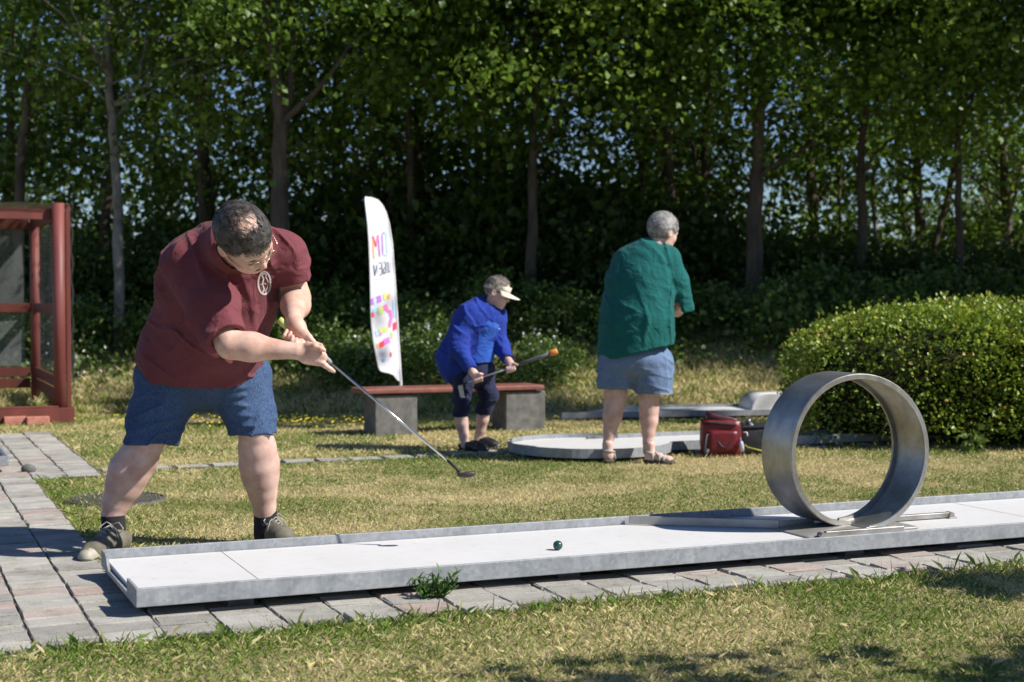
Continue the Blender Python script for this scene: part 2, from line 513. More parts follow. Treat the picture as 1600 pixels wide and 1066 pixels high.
def bank():
    n = 90000
    p = scatter(n, -6.5, 6.5, 14.6, 18.6); p = p[view_ok(p, .6)]
    n = len(p)
    h = RNG.uniform(.03, .13, n); r = np.clip(RNG.random(n) * .5 + .35, 0, .99)
    r = np.where(RNG.random(n) < .28, 1 + RNG.random(n), r)
    return tag(blades('bank_grass', p, h, RNG.uniform(.6, 1.3, n) * .003, np.clip(RNG.normal(.5, .25, n), 0, .95), r), 'taller straw-coloured grass on the bank below the trees', 'grass', kind='stuff')
bank()
def straws():
    p = scatter(420, -2.4, 2.4, 4.2, 5.9); p = p[view_ok(p)]; ok, u, v = lawn_mask(p); p = p[ok]; n = len(p)
    return tag(blades('dry_straws', p, RNG.uniform(.03, .085, n), RNG.uniform(.0010, .0018, n), np.clip(RNG.normal(.93, .05, n), .7, .995), RNG.uniform(.75, .99, n)), 'pale dry straws lying on the foreground lawn', 'straw', kind='stuff')
straws()
# tall stalks along the paving
def stalks():
    n = 300
    u = RNG.uniform(-1.9, 6.5, n); v = V_FRONT - .02 - np.abs(RNG.normal(0, .05, n))
    cl = np.concatenate([RNG.normal(4.0, .45, 120), RNG.normal(1.2, .6, 30), RNG.normal(-1, .4, 20)]); u[:170] = cl
    p = np.stack([L0[0] + u * UX - v * UY, L0[1] + u * UY + v * UX], 1)
    h = RNG.uniform(.03, .10, n); h[:120] *= 1.15
    return tag(blades('edge_grass_tufts', p, h, RNG.uniform(.0007, .0015, n), np.clip(RNG.normal(.4, .25, n), 0, .9), 1 + RNG.random(n)), 'long grass blades leaning over the paving edge', 'grass tufts', kind='stuff')
stalks()
# grass growing in joints
def joints():
    n = 6500
    u = RNG.uniform(-1.8, 5.5, n); v = RNG.uniform(V_FRONT, .0, n)
    m = RNG.random(n) < .45
    u[m] = RNG.uniform(-1.9, .05, m.sum()); v[m] = RNG.uniform(-.3, 4.4, m.sum())
    i = np.round((u + 3.2) / PW); u = -3.2 + i * PW + RNG.normal(0, .004, n)
    keep = vn(u * 1.3, v * 3.1, u * 0 + 5) > -.03
    u, v = u[keep], v[keep]; n = len(u)
    p = np.stack([L0[0] + u * UX - v * UY, L0[1] + u * UY + v * UX], 1)
    return tag(blades('joint_weeds', p, RNG.uniform(.008, .024, n), RNG.uniform(.001, .002, n), np.clip(RNG.normal(.6, .2, n), 0, .95), 1 + RNG.random(n)), 'tiny grass sprouting in the joints of the paving', 'weeds', kind='stuff')
joints()
def petals(name, p, zh, size, m, label, cat):
    n = len(p); z = ground_z(p[:, 0], p[:, 1]) + zh
    a = RNG.random(n) * 6.28
    V = np.zeros((n, 4, 3), np.float32)
    for k in range(4):
        ang = a + k * math.pi / 2
        V[:, k] = np.stack([p[:, 0] + np.cos(ang) * size, p[:, 1] + np.sin(ang) * size * .8, z + np.sin(ang * 1.0) * size * .5], 1)
    k = np.arange(n) * 4
    o = link(name, mesh_np(name, V.reshape(-1, 3), np.stack([k, k + 1, k + 2, k + 3], 1)), m)
    return tag(o, label, cat, kind='stuff')
n = 340
px = np.concatenate([RNG.normal(430, 110, n), RNG.uniform(560, 900, 60)])
Yd = np.concatenate([RNG.normal(13.6, .25, n), RNG.normal(13.8, .3, 60)])
keep = vn(px * .012, px * 0 + 2, Yd * 1.5) > -.02
px, Yd = px[keep], Yd[keep]
petals('yellow_flowers', np.stack([(px - 800) / FPX * Yd, Yd], 1), RNG.uniform(.03, .07, len(px)), .011, m_yellow, 'low yellow flowers strewn through the grass left of the bench', 'flowers')
# ================================================================== MINIGOLF LANE IN FRONT
FLOOR_Z, RAIL_Z, RAIL_B = .082, .121, .052
def lbox(mb, u0, u1, v0, v1, z0, z1, bev=.002):
    c = L((u0 + u1) / 2, (v0 + v1) / 2, (z0 + z1) / 2)
    return mb.box(c, (u1 - u0, v1 - v0, z1 - z0), RL, bev)
lane = tag(empty('minigolf_lane', L(LANE_LEN / 2, .45, 0)), 'long white minigolf lane with galvanised rails running under the steel loop, nearest the camera', 'minigolf lane')
mb = MB(); lbox(mb, .018, LANE_LEN - .018, .018, LANE_W - .018, FLOOR_Z - .03, FLOOR_Z, .003); floor1 = mb.build('playing_surface', m_white, lane)
for us in (.49, 4.32):
    mb = MB(); lbox(mb, us, us + .003, .02, LANE_W - .02, FLOOR_Z - .004, FLOOR_Z + .0006, 0); mb.build('seam', m_conc, floor1)
mb = MB(); lbox(mb, 0, LANE_LEN, 0, .014, RAIL_B, RAIL_Z, .003); mb.build('rail', m_galv, lane)
mb = MB(); lbox(mb, 0, LANE_LEN, LANE_W - .014, LANE_W, RAIL_B, RAIL_Z, .003); mb.build('rail', m_galv, lane)
# the end plate with its low gap
prof = [(.016, RAIL_B), (.016, RAIL_Z), (.215, RAIL_Z), (.218, FLOOR_Z - .012), (.70, FLOOR_Z - .016), (.735, FLOOR_Z), (.76, RAIL_Z - .012), (.80, RAIL_Z), (LANE_W - .016, RAIL_Z), (LANE_W - .016, RAIL_B)]
mb = MB()
mb.prism([(a, b) for a, b in prof], 0, .01, lambda a, b, h: L(h, a, b)); mb.build('end_plate', m_galv, lane)
for us in (.35, 1.7, 3.1, 4.5, 5.9):
    for vs in (.10, .70):
        mb = MB(); lbox(mb, us, us + .10, vs, vs + .10, -.005, FLOOR_Z - .031, .002); mb.build('support_block', m_conc, lane)

# ------------------------------------------------------------------ the loop
RINGR, RINGW = .355, .25
UC, ZC = 3.295, FLOOR_Z + .018 + RINGR
loop = tag(empty('loop_obstacle', L(UC, .35, FLOOR_Z)), 'big upright brushed steel loop standing on the nearest white lane', 'minigolf obstacle')
def ring_mesh():
    n, th = 120, .009
    mb = MB(); b = mb.b
    rows = []
    ou = .025
    for i in range(n + 1):
        t = i / n
        a = -math.pi / 2 + t * 2 * math.pi + .0
        v0 = .19 + .14 * t
        wob = .003 * math.sin(3 * a + 1)
        def pt(r, v): return L(UC + (r + wob) * math.cos(a), v, ZC + (r + wob) * math.sin(a) )
        R, r = RINGR, RINGR - th
        # band with thick rolled rims on both edges
        pr = [(R, v0 + .004), (R, v0 + RINGW - .004), (R - .004, v0 + RINGW), (R - ou, v0 + RINGW - .001), (R - ou, v0 + RINGW - .014), (r, v0 + RINGW - .016),
              (r, v0 + .016), (R - ou, v0 + .014), (R - ou, v0 + .001), (R - .004, v0)]
        rows.append([b.verts.new(pt(*q)) for q in pr])
    for A, B in zip(rows, rows[1:]):
        for k in range(len(A)):
            f = b.faces.new((A[k], B[k], B[(k + 1) % len(A)], A[(k + 1) % len(A)])); f.smooth = True
    b.faces.new(rows[0]); b.faces.new(list(reversed(rows[-1])))
    o = mb.build('ring_band', m_steel, loop)
    me = o.data
    me.set_sharp_from_angle(angle=math.radians(35))
    return o
ring_mesh()
# weld beads at the seam of ring and base
mb = MB()
for q in range(9): mb.sphere(L(UC - .02 + q * .006, .188, FLOOR_Z + .03 + q * .0005), .006, 8)
mb.build('weld_bead', m_steel, loop)
# entry plate rising to the ring
mb = MB()
mb.prism([(2.97, FLOOR_Z + .001), (3.28, FLOOR_Z + .001), (3.28, FLOOR_Z + .024), (3.08, FLOOR_Z + .017), (2.97, FLOOR_Z + .008)], .185, .46, lambda a, b, h: L(a, h, b))
mb.build('entry_plate', m_ramp, loop)
def bar(u0, v0, u1, v1, z0, z1, th, name='guide_bar', m=None, par=None):
    a, bb = L(u0, v0, (z0 + z1) / 2), L(u1, v1, (z0 + z1) / 2)
    d = bb - a; R = Matrix.Rotation(math.atan2(d.y, d.x), 3, 'Z')
    mb = MB(); mb.box((a + bb) / 2, (d.length, th, z1 - z0), R, .003)
    return mb.build(name, m or m_steel, par or loop)
bar(2.42, .865, 3.00, .475, FLOOR_Z + .004, FLOOR_Z + .044, .014, 'guide_bar', m_ramp)
bar(3.00, .475, 3.19, .475, FLOOR_Z + .004, FLOOR_Z + .040, .010, 'guide_bar', m_ramp)
f = bar(3.035, .165, 3.46, .165, FLOOR_Z + .004, FLOOR_Z + .034, .022, 'base_bar', m_steel)
for q, (uu, vv) in enumerate(((3.02, .165), (3.96, .455))):
    mb = MB(); mb.tube([L(uu, vv - .018, FLOOR_Z + .016), L(uu, vv + .018, FLOOR_Z + .016)], .015, 12)
    mb.box(L(uu, vv, FLOOR_Z + .003), (.05, .05, .006), RL, .001)
    mb.build('hinge_end', m_steel, loop)
bar(3.34, .455, 3.95, .455, FLOOR_Z + .004, FLOOR_Z + .030, .024, 'base_bar', m_steel)
bar(3.33, .35, 3.60, .35, FLOOR_Z + .002, FLOOR_Z + .012, .24, 'exit_plate', m_ramp)

# ------------------------------------------------------------------ ball
mg = mat('green_rubber_ball', (.012, .055, .045), (.02, .075, .06), 20, .28, spec=.5)
bp = P(872, 861, 1); Yb = (CAMZ - FLOOR_Z) * FPX / (861.5 - HY)
ball_c = Vector(((872 - 800) / FPX * Yb, Yb, FLOOR_Z + .0205))
mb = MB(); mb.sphere(ball_c, .0205, 32); o = mb.build('golf_ball', mg)
tag(o, 'small dark green ball lying on the white lane left of the loop', 'ball')

# ------------------------------------------------------------------ lane with the round end
m_galv2 = m_galv
lane2 = tag(empty('minigolf_lane', (.57, 11.02, 0)), 'low white minigolf lane with a round end, behind the person in the green shirt', 'minigolf lane')
C2 = Vector((.57, 11.02, 0))
def L2(u, v, z): return Vector((C2.x + u * UX - v * UY, C2.y + u * UY + v * UX, z))
r2 = .59
a0, a1 = math.asin(.40 / r2), 2 * math.pi - math.asin(.27 / r2)
out = [(r2 * math.cos(a), r2 * math.sin(a)) for a in np.linspace(a0, a1, 56)] + [(4.6, -.27), (4.6, .40)]
mb = MB(); mb.prism(out, .03, .062, L2); mb.build('playing_surface', m_white, lane2)
def rail_path(pts, closed, z0, z1, th, par, m):
    mb = MB(); b = mb.b; rows = []
    n = len(pts)
    for i, (x, y) in enumerate(pts):
        px_, py_ = pts[i - 1] if (i > 0 or closed) else pts[i]
        nx_, ny_ = pts[(i + 1) % n] if (i < n - 1 or closed) else pts[i]
        d = Vector((nx_ - px_, ny_ - py_)).normalized(); nr = Vector((d.y, -d.x))
        rows.append([b.verts.new(L2(x + nr.x * o_, y + nr.y * o_, z)) for o_, z in ((0, z0), (th, z0), (th, z1), (0, z1))])
    rng = range(n if closed else n - 1)
    for i in rng:
        A, B = rows[i], rows[(i + 1) % n]
        for k in range(4): b.faces.new((A[k], B[k], B[(k + 1) % 4], A[(k + 1) % 4]))
    if not closed: b.faces.new(rows[0]); b.faces.new(rows[-1])
    return mb.build('rail', m, par)
circ = [(r2 * math.cos(a), r2 * math.sin(a)) for a in np.linspace(a0, a1, 56)]
rail_path(circ, False, .030, .095, .014, lane2, m_galv)
rail_path([(circ[-1][0] + .003, -.27), (4.6, -.27)], False, .030, .095, .014, lane2, m_galv)
rail_path([(4.6, .40), (circ[0][0] + .003, .40)], False, .030, .095, .014, lane2, m_galv)
mb = MB(); mb.box(L2(.36, .44, .072), (.34, .03, .02), RL, .003); mb.build('rim_shade_strip', m_conc, lane2)  # dark grey strip standing in for the shaded inner face of the far rim
mb = MB()
for k in range(28): mb.box(L2(.9 + random.uniform(-.3, 2.8), -.36 + random.uniform(-.06, .06), .012), (random.uniform(.04, .1), random.uniform(.03, .07), .03), Matrix.Rotation(random.random() * 3, 3, 'Z'), .004)
tag(mb.build('edging_stones', m_conc), 'broken grey edging stones lying along the near side of the round-ended lane', 'stones', kind='stuff')

# ------------------------------------------------------------------ far lane with white hump
lane3 = tag(empty('minigolf_lane', (1.6, 14.0, 0)), 'narrow far white minigolf lane lying before the bank, its left end beside the green-shirted person', 'minigolf lane')
A3, B3 = Vector((.46, 13.80, 0)), Vector((4.6, 14.55, 0)); d3 = (B3 - A3).normalized(); n3 = Vector((-d3.y, d3.x, 0))
def L3(u, v, z): return A3 + d3 * u + n3 * v + Vector((0, 0, z))
len3 = (B3 - A3).length
mb = MB(); mb.prism([(.16, .016), (len3, .016), (len3, .484), (.55, .484)], .03, .079, L3); mb.build('playing_surface', m_white, lane3)
mb = MB(); mb.prism([(0, 0), (len3, 0), (len3, .014), (.06, .014)], .03, .083, L3); mb.build('rail', m_galv, lane3)
mb = MB(); mb.prism([(.5, .486), (len3, .486), (len3, .5), (.5, .5)], .03, .105, L3); mb.build('rail', m_galv, lane3)
hump = MB()
pr = [(1.84, .06)] + [(1.84 + .16 * (1 - math.cos(a)), .07 + .155 * math.sin(a)) for a in np.linspace(0.05, math.pi / 2, 14)] + [(2.8, .225), (2.8, .06)]
hump.prism(pr, .03, .45, lambda a, b, h: L3(a, h, b + .003))
for f_ in hump.b.faces:
    if len(f_.verts) == 4: f_.smooth = True
tag(hump.build('hump_obstacle', m_white), 'smooth white rounded hump standing on the far lane beside the hedge', 'minigolf obstacle')

# ------------------------------------------------------------------ corner of another lane at the left edge
lane4 = tag(empty('minigolf_lane', P(0, 740, 9.7) * 1.0), 'steel corner of a minigolf lane cut off by the left edge', 'minigolf lane')
q0 = toL(P(14, 742, 9.75).x, 9.75)
u4, v4 = q0
lane4.location = L(u4 - .5, v4 + .45, 0)
mb = MB(); lbox(mb, u4 - 4.2, u4, v4, v4 + .014, .055, .12); mb.build('rail', m_galv, lane4)
mb = MB(); lbox(mb, u4 - .014, u4, v4 + .016, v4 + .884, .055, .12); mb.build('rail', m_galv, lane4)
mb = MB(); lbox(mb, u4 - 4.2, u4, v4 + .886, v4 + .90, .055, .12); mb.build('rail', m_galv, lane4)
mb = MB(); lbox(mb, u4 - 4.18, u4 - .016, v4 + .016, v4 + .884, .05, .078); mb.build('playing_surface', m_white, lane4)
mb = MB(); lbox(mb, u4 - .22, u4 - .08, v4 + .05, v4 + .2, -.01, .049); mb.build('support_block', m_conc, lane4)
mb = MB(); mb.sphere(L(u4 + .12, v4 - .02, .03), .045, 14, (1.1, .8, .8)); tag(mb.build('stone', m_conc), 'rounded grey stone lying beside the lane corner at the left edge', 'stone')

# ------------------------------------------------------------------ manhole cover
mh = P(184, 783, 8.55)
m_iron = mat('weathered_iron', (.10, .09, .085), (.19, .17, .155), 20, .8, metal=.3, bump=.5, bsc=60)
man_c = tag(empty('drain_cover', (mh.x, 8.5, 0)), 'round weathered iron drain cover set in the lawn behind the man', 'drain cover')
mb = MB(); mb.tube([(mh.x, 8.5, -.02), (mh.x, 8.5, .010)], .285, 40); mb.build('plate', m_iron, man_c)
mb = MB()
for k in range(-6, 7):
    hl = math.sqrt(max(.25 ** 2 - (k * .04) ** 2, .001))
    mb.box((mh.x, 8.5 + k * .04, .0125), (2 * hl, .014, .007), None)
for k in range(40):
    a = k / 40 * 2 * math.pi; mb.box((mh.x + .27 * math.cos(a), 8.5 + .27 * math.sin(a), .0125), (.042, .012, .008), Matrix.Rotation(a + math.pi / 2, 3, 'Z'))
mb.build('ribs', m_iron, man_c)

# ------------------------------------------------------------------ bench
bench = tag(empty('park_bench', (-.5, 12.6, 0)), 'low bench of a brown plank on two square concrete blocks behind the player in blue', 'bench')
BA = Vector((-1.123, 12.33, 0))
def LB(u, v, z): return Vector((BA.x + u * UX - v * UY, BA.y + u * UY + v * UX, z))
for k, u0 in enumerate((0, 1.165)):
    mb = MB(); mb.box(LB(u0 + .183, .16, .155), (.366, .32, .37), RL, .008); mb.build('concrete_block', m_conc, bench)
mb = MB(); mb.box(LB(.70, .15, .372), (1.62, .36, .042), RL, .010); mb.build('seat', m_plank, bench)
for uu in (.18, 1.35):
    mb = MB(); mb.box(LB(uu, .16, .3455), (.30, .06, .010), RL); mb.build('bracket', m_core, bench)

# ------------------------------------------------------------------ beach flag
m_cloth_w = mat('white_flag_cloth', (.86, .86, .88), (.80, .81, .84), 3, .8, bump=.1, bsc=15)
FY = 13.05
flag = tag(empty('feather_flag', P(624, 0, FY).xy.to_3d()), 'tall white feather-shaped beach flag with coloured lettering behind the bench', 'flag')
# left and right edges of the cloth in photo pixels by height
rows_f = [(307, 570, 572), (309, 570, 583), (313, 570, 590), (320, 570.5, 596), (332, 572, 602), (350, 574, 607), (380, 576, 611.5), (420, 577.5, 614.5), (460, 578.5, 617), (490, 579, 619), (510, 580, 620), (535, 583, 621.5), (560, 588, 623), (575, 591, 624), (581, 594, 624.4), (583, 606, 624.6), (586, 614, 624.9), (592, 619, 625.2), (596, 622.5, 625.4)]
fy_ = np.array([r[0] for r in rows_f], float); fl_ = np.array([r[1] for r in rows_f], float); fr_ = np.array([r[2] for r in rows_f], float)
def flagpt(s, y, off=0.0):
    """s 0..1 across the cloth, y photo height"""
    l, r = np.interp(y, fy_, fl_), np.interp(y, fy_, fr_)
    x = l + (r - l) * s
    d = .012 * math.sin(s * 3.0 + y * .018) * (1 - .6 * s) + .008 * math.sin(y * .05 + s * 2) + (s - 1) * (r - l) / 180 * 1.1
    return P(x, y, FY + d - off)
NS, NY = 14, 70
ysf = np.concatenate([np.linspace(307, 330, 16), np.linspace(332, 570, NY), np.linspace(572, 596, 16)])
mb = MB(); g = [[mb.b.verts.new(flagpt(i / NS, y)) for i in range(NS + 1)] for y in ysf]
for A, B in zip(g, g[1:]):
    for k in range(NS):
        f = mb.b.faces.new((A[k], A[k + 1], B[k + 1], B[k])); f.smooth = True
cloth = mb.build('flag_cloth', m_cloth_w, flag)
so = cloth.modifiers.new('thick', 'SOLIDIFY'); so.thickness = .002; so.offset = 1
t = m_cloth_w.node_tree; b_ = t.nodes['Principled BSDF']
tr = nn(t, 'ShaderNodeBsdfTranslucent'); tr.inputs[0].default_value = (.75, .76, .80, 1); ms = nn(t, 'ShaderNodeMixShader'); ms.inputs[0].default_value = .35
t.links.new(b_.outputs[0], ms.inputs[1]); t.links.new(tr.outputs[0], ms.inputs[2]); t.links.new(ms.outputs[0], t.nodes['Material Output'].inputs[0])
m_pole = mat('white_pole', (.7, .7, .7), rough=.4)
poly = [P(np.interp(y, fy_, fr_) + .6, y, FY + .01) for y in (308, 313, 320, 332, 350, 380, 420, 460, 490, 535, 575, 596, 612)]
base_p = poly[-1].copy(); base_p.z = -.02; base_p.x += .02
mb = MB(); mb.tube(poly + [base_p], [.005, .006, .007, .008, .009, .010, .011, .012, .013, .013, .014, .014, .014, .015], 10); mb.build('pole', m_pole, flag)
def ink(name, c): return mat(name, c, rough=.8)
inks = {k: ink('ink_' + k, c) for k, c in dict(red=(.80, .06, .10), pink=(.80, .18, .50), violet=(.42, .16, .55), blue=(.18, .38, .75), lblue=(.40, .62, .85), green=(.45, .65, .15), lime=(.62, .72, .20), orange=(.85, .40, .12), dark=(.08, .09, .16), pale=(.60, .60, .72), teal=(.35, .62, .6)).items()}
def patch(pts, col, name='print'):
    """flat printed polygon; pts in photo pixels on the cloth"""
    mb = MB(); vs = []
    for x, y in pts:
        l, r = np.interp(y, fy_, fl_), np.interp(y, fy_, fr_)
        vs.append(mb.b.verts.new(flagpt((x - l) / (r - l), y, .006)))
    mb.b.faces.new(vs)
    return mb.build(name, inks[col], cloth)
def stroke(a, b, w, col):
    (x0, y0), (x1, y1) = a, b
    dx, dy = x1 - x0, y1 - y0; n = math.hypot(dx, dy); ox, oy = -dy / n * w / 2, dx / n * w / 2
    patch([(x0 + ox, y0 + oy), (x1 + ox, y1 + oy), (x1 - ox, y1 - oy), (x0 - ox, y0 - oy)], col, 'letter_stroke')
# mirrored lettering as the back of the cloth shows it: OM / UGEN
for a, b_, w_, c_ in [((582.5, 369), (587.5, 385), 2.6, 'red'), ((587.5, 386), (590.5, 367), 2.6, 'pink'), ((582.5, 372), (584.5, 405), 2.0, 'orange'), ((591, 368), (593.5, 401), 2.0, 'violet'),
                      ((597, 368), (598.5, 397), 1.8, 'violet'), ((597, 367), (600.5, 362.5), 1.8, 'violet'), ((600.5, 362.5), (603.5, 366), 1.8, 'lblue'), ((603.5, 366), (605.5, 399), 1.8, 'lblue'), ((598.5, 397.5), (605, 400), 1.8, 'teal'),
                      ((584, 414), (586, 431), 1.5, 'dark'), ((589.5, 413), (586, 431), 1.2, 'dark'), ((589.5, 412), (590.5, 427), 1.0, 'pale'),
                      ((592, 411.5), (595.5, 410), 1.3, 'dark'), ((592.5, 420), (596, 419), 1.3, 'dark'), ((593.5, 430), (597, 428.5), 1.3, 'dark'), ((596.6, 411), (597.4, 428), 1.2, 'dark'),
                      ((599, 409.5), (601.5, 409.5), 1.3, 'dark'), ((599.8, 419), (602.2, 419), 1.2, 'dark'), ((599, 428), (602.4, 426.5), 1.3, 'dark'), ((602.6, 410), (603.4, 427), 1.3, 'dark'), ((599.6, 420), (599.8, 427), 1.1, 'dark'),
                      ((606, 409), (607, 426), 1.3, 'dark'), ((607, 426), (609.5, 424), 1.3, 'dark'), ((609.8, 410), (610.4, 424), 1.1, 'pale'),
                      ((584, 437), (593, 436), 1.4, 'pale'), ((595, 435), (604, 434), 1.4, 'pale'), ((585, 443), (591, 442), 1.2, 'pale')]:
    stroke(a, b_, w_, c_)
for pts, c_ in [([(580, 467), (584, 465), (585, 475), (580.5, 477)], 'violet'), ([(584, 468), (588, 466), (588.5, 475), (584, 477)], 'lblue'), ([(587, 464), (595, 461), (596.5, 471), (588, 474.5)], 'violet'),
                ([(598.5, 459), (604, 457.5), (604.5, 464), (602, 469), (600, 468)], 'lime'), ([(604, 461), (609, 459.5), (610, 466), (606.5, 468)], 'orange'),
                ([(582, 483), (591, 481), (591.5, 487), (583.5, 489)], 'lblue'), ([(591.5, 481), (598, 478.5), (600, 489), (592, 492)], 'lime'), ([(580.5, 488), (584.5, 489), (585, 495), (581.5, 496)], 'red'), ([(597, 479), (601, 477), (603, 484), (600, 486)], 'pink'),
                ([(600, 477), (604.5, 475.5), (607, 484), (612, 484), (614, 495), (612, 505), (610.5, 512), (607, 511), (608, 502), (609.5, 497), (608, 489), (603.5, 487)], 'pink'),
                ([(613, 470), (615.5, 468), (618, 484), (618.5, 497), (615.5, 495)], 'lblue'), ([(614, 505), (619, 503), (619.5, 514), (614, 518)], 'red'),
                ([(586, 518), (591, 515.5), (592.5, 524), (588.5, 526.5)], 'lblue'), ([(591.5, 514.5), (606, 510), (607, 516.5), (593, 520.5)], 'lime'), ([(590.5, 521), (596, 519.5), (596.5, 523.5), (591.5, 525)], 'pink'),
                ([(588.5, 538), (592, 536.5), (593, 544), (590, 545)], 'orange'), ([(592.5, 536), (599, 532), (600, 541), (594, 544)], 'red'), ([(599, 530), (608.5, 526), (610, 535), (601, 540)], 'pink'), ([(602, 530.5), (606.5, 529), (607, 534), (603, 536)], 'violet'), ([(610, 518), (614, 521), (613.5, 530), (611, 527)], 'green'),
                ([(609.5, 551), (612, 551), (612, 557.5), (609.5, 557)], 'red'), ([(596.5, 560.5), (601.5, 561.5), (601.5, 566), (597, 565)], 'blue')]:
    patch(pts, c_)

# ------------------------------------------------------------------ net cage at the left
cage = tag(empty('net_cage', (-5.0, 15.0, 0)), 'red-stained wooden frame cage hung with grey netting at the left edge', 'cage')
CA = P(94, 655, 13.72); CA.z = 0
def LC(u, v, z): return Vector((CA.x + u * UX - v * UY, CA.y + u * UY + v * UX, z))
def beam(a, b, w_, h_, name='beam', m=None):
    a, b = Vector(a), Vector(b); d = b - a
    R = d.to_track_quat('X', 'Z').to_matrix()
    mb = MB(); mb.box((a + b) / 2, (d.length, w_, h_), R, .004); return mb.build(name, m or m_redwood, cage)
m_redround = mat('red_round_post', (.15, .036, .031), (.21, .058, .05), 9, .55, stretch=(1, 1, .2))
def post(u, v, r, z0, z1):
    mb = MB(); mb.tube([LC(u, v, z0), LC(u, v, z1)], r, 18); return mb.build('post', m_redround, cage)
TOP = 1.99
post(0, 0, .055, -.02, TOP + .01); post(0.0, 2.25, .05, -.02, TOP + .03); post(-2.4, 2.25, .05, -.02, TOP + .03); post(-2.4, 0, .055, -.02, TOP + .01)
mb = MB(); mb.box(LC(.085, .045, TOP / 2), (.04, .05, TOP), RL, .003); mb.build('post', m_redwood, cage)
for v in (0.06, 2.25):
    beam(LC(-2.35, v, TOP - .09), LC(-.055, v, TOP - .09), .04, .10)
beam(LC(0, .06, TOP - .09), LC(0, 2.2, TOP - .07), .04, .11)
beam(LC(0, .06, 1.03), LC(0, 2.2, 1.03), .04, .095)
beam(LC(-2.35, 2.25, 1.03), LC(-.055, 2.25, 1.03), .04, .095)
for z in (.36, .24): beam(LC(0, .06, z), LC(0, 2.2, z), .035, .10)
for z in (.36, .24): beam(LC(-2.35, 2.25, z), LC(-.055, 2.25, z), .035, .10)
beam(LC(-2.6, -.07, .07), LC(.12, -.07, .07), .04, .135)
beam(LC(-2.55, -.03, .147), LC(-.02, -.03, .147), .11, .016)
beam(LC(.105, -.045, .07), LC(.105, 2.3, .07), .04, .135)
m_net, t, b = base('grey_netting')
setin(b, {'Base Color': (.30, .32, .32, 1), 'Roughness': .9, 'Specular IOR Level': .1})
tp = nn(t, 'ShaderNodeBsdfTransparent'); ms = nn(t, 'ShaderNodeMixShader')
t.links.new(ramp(t, noise(t, 3, 6, .65, objco(t, (1, 1, .35))), [(.3, (.2,) * 3), (.6, (.38,) * 3), (.8, (.62,) * 3)]), ms.inputs[0])
t.links.new(tp.outputs[0], ms.inputs[1]); t.links.new(b.outputs[0], ms.inputs[2]); t.links.new(ms.outputs[0], t.nodes['Material Output'].inputs[0])
def net(fn, nu, nv, name='netting', m=None):
    mb = MB(); g = [[mb.b.verts.new(fn(i / nu, j / nv)) for i in range(nu + 1)] for j in range(nv + 1)]
    for A, B in zip(g, g[1:]):
        for k in range(nu):
            f = mb.b.faces.new((A[k], A[k + 1], B[k + 1], B[k])); f.smooth = True
    return mb.build(name, m or m_net, cage)
net(lambda a, c: LC(.03 + .012 * math.sin(a * 17 + c * 5), .1 + a * 2.1, .42 + c * (TOP - .50)), 30, 20)
net(lambda a, c: LC(-2.3 + a * 2.2, 2.29 + .012 * math.sin(a * 14 + c * 6), .42 + c * (TOP - .50)), 30, 20)
m_net2, t, b = base('folded_netting')
setin(b, {'Base Color': (.42, .44, .45, 1), 'Roughness': .9, 'Specular IOR Level': .1})
tp = nn(t, 'ShaderNodeBsdfTransparent'); ms = nn(t, 'ShaderNodeMixShader')
t.links.new(ramp(t, noise(t, 4, 6, .65, objco(t, (1, 1, 3))), [(.3, (.55,) * 3), (.7, (.85,) * 3)]), ms.inputs[0])
t.links.new(tp.outputs[0], ms.inputs[1]); t.links.new(b.outputs[0], ms.inputs[2]); t.links.new(ms.outputs[0], t.nodes['Material Output'].inputs[0])
net(lambda a, c: LC(-2.5 + a * 2.62, -.02 + c * 2.35, TOP + .02 - .09 * math.sin(a * math.pi) * math.sin(.4 + c * 2.4) + .01 * math.sin(a * 25 + c * 9)), 40, 26, 'netting', m_net2)
net(lambda a, c: LC(.13 + .008 * math.sin(c * 40), .02 + a * .16, .30 + c * (TOP - .27)), 5, 40, 'netting', m_net2)
for k, (x0, x1) in enumerate(((7, 41), (42.5, 76))):
    mb = MB(); c_ = P((x0 + x1) / 2, 672, 13.45); c_.z = .038
    mb.box(c_, (.195, .10, .075), RL, .006)
    tag(mb.build('brick', m_redbrick), ('red brick lying at the foot of the net cage, the one at the left edge', 'red brick lying at the foot of the net cage, the one nearer the grass')[k], 'brick', 'loose red bricks by the cage')

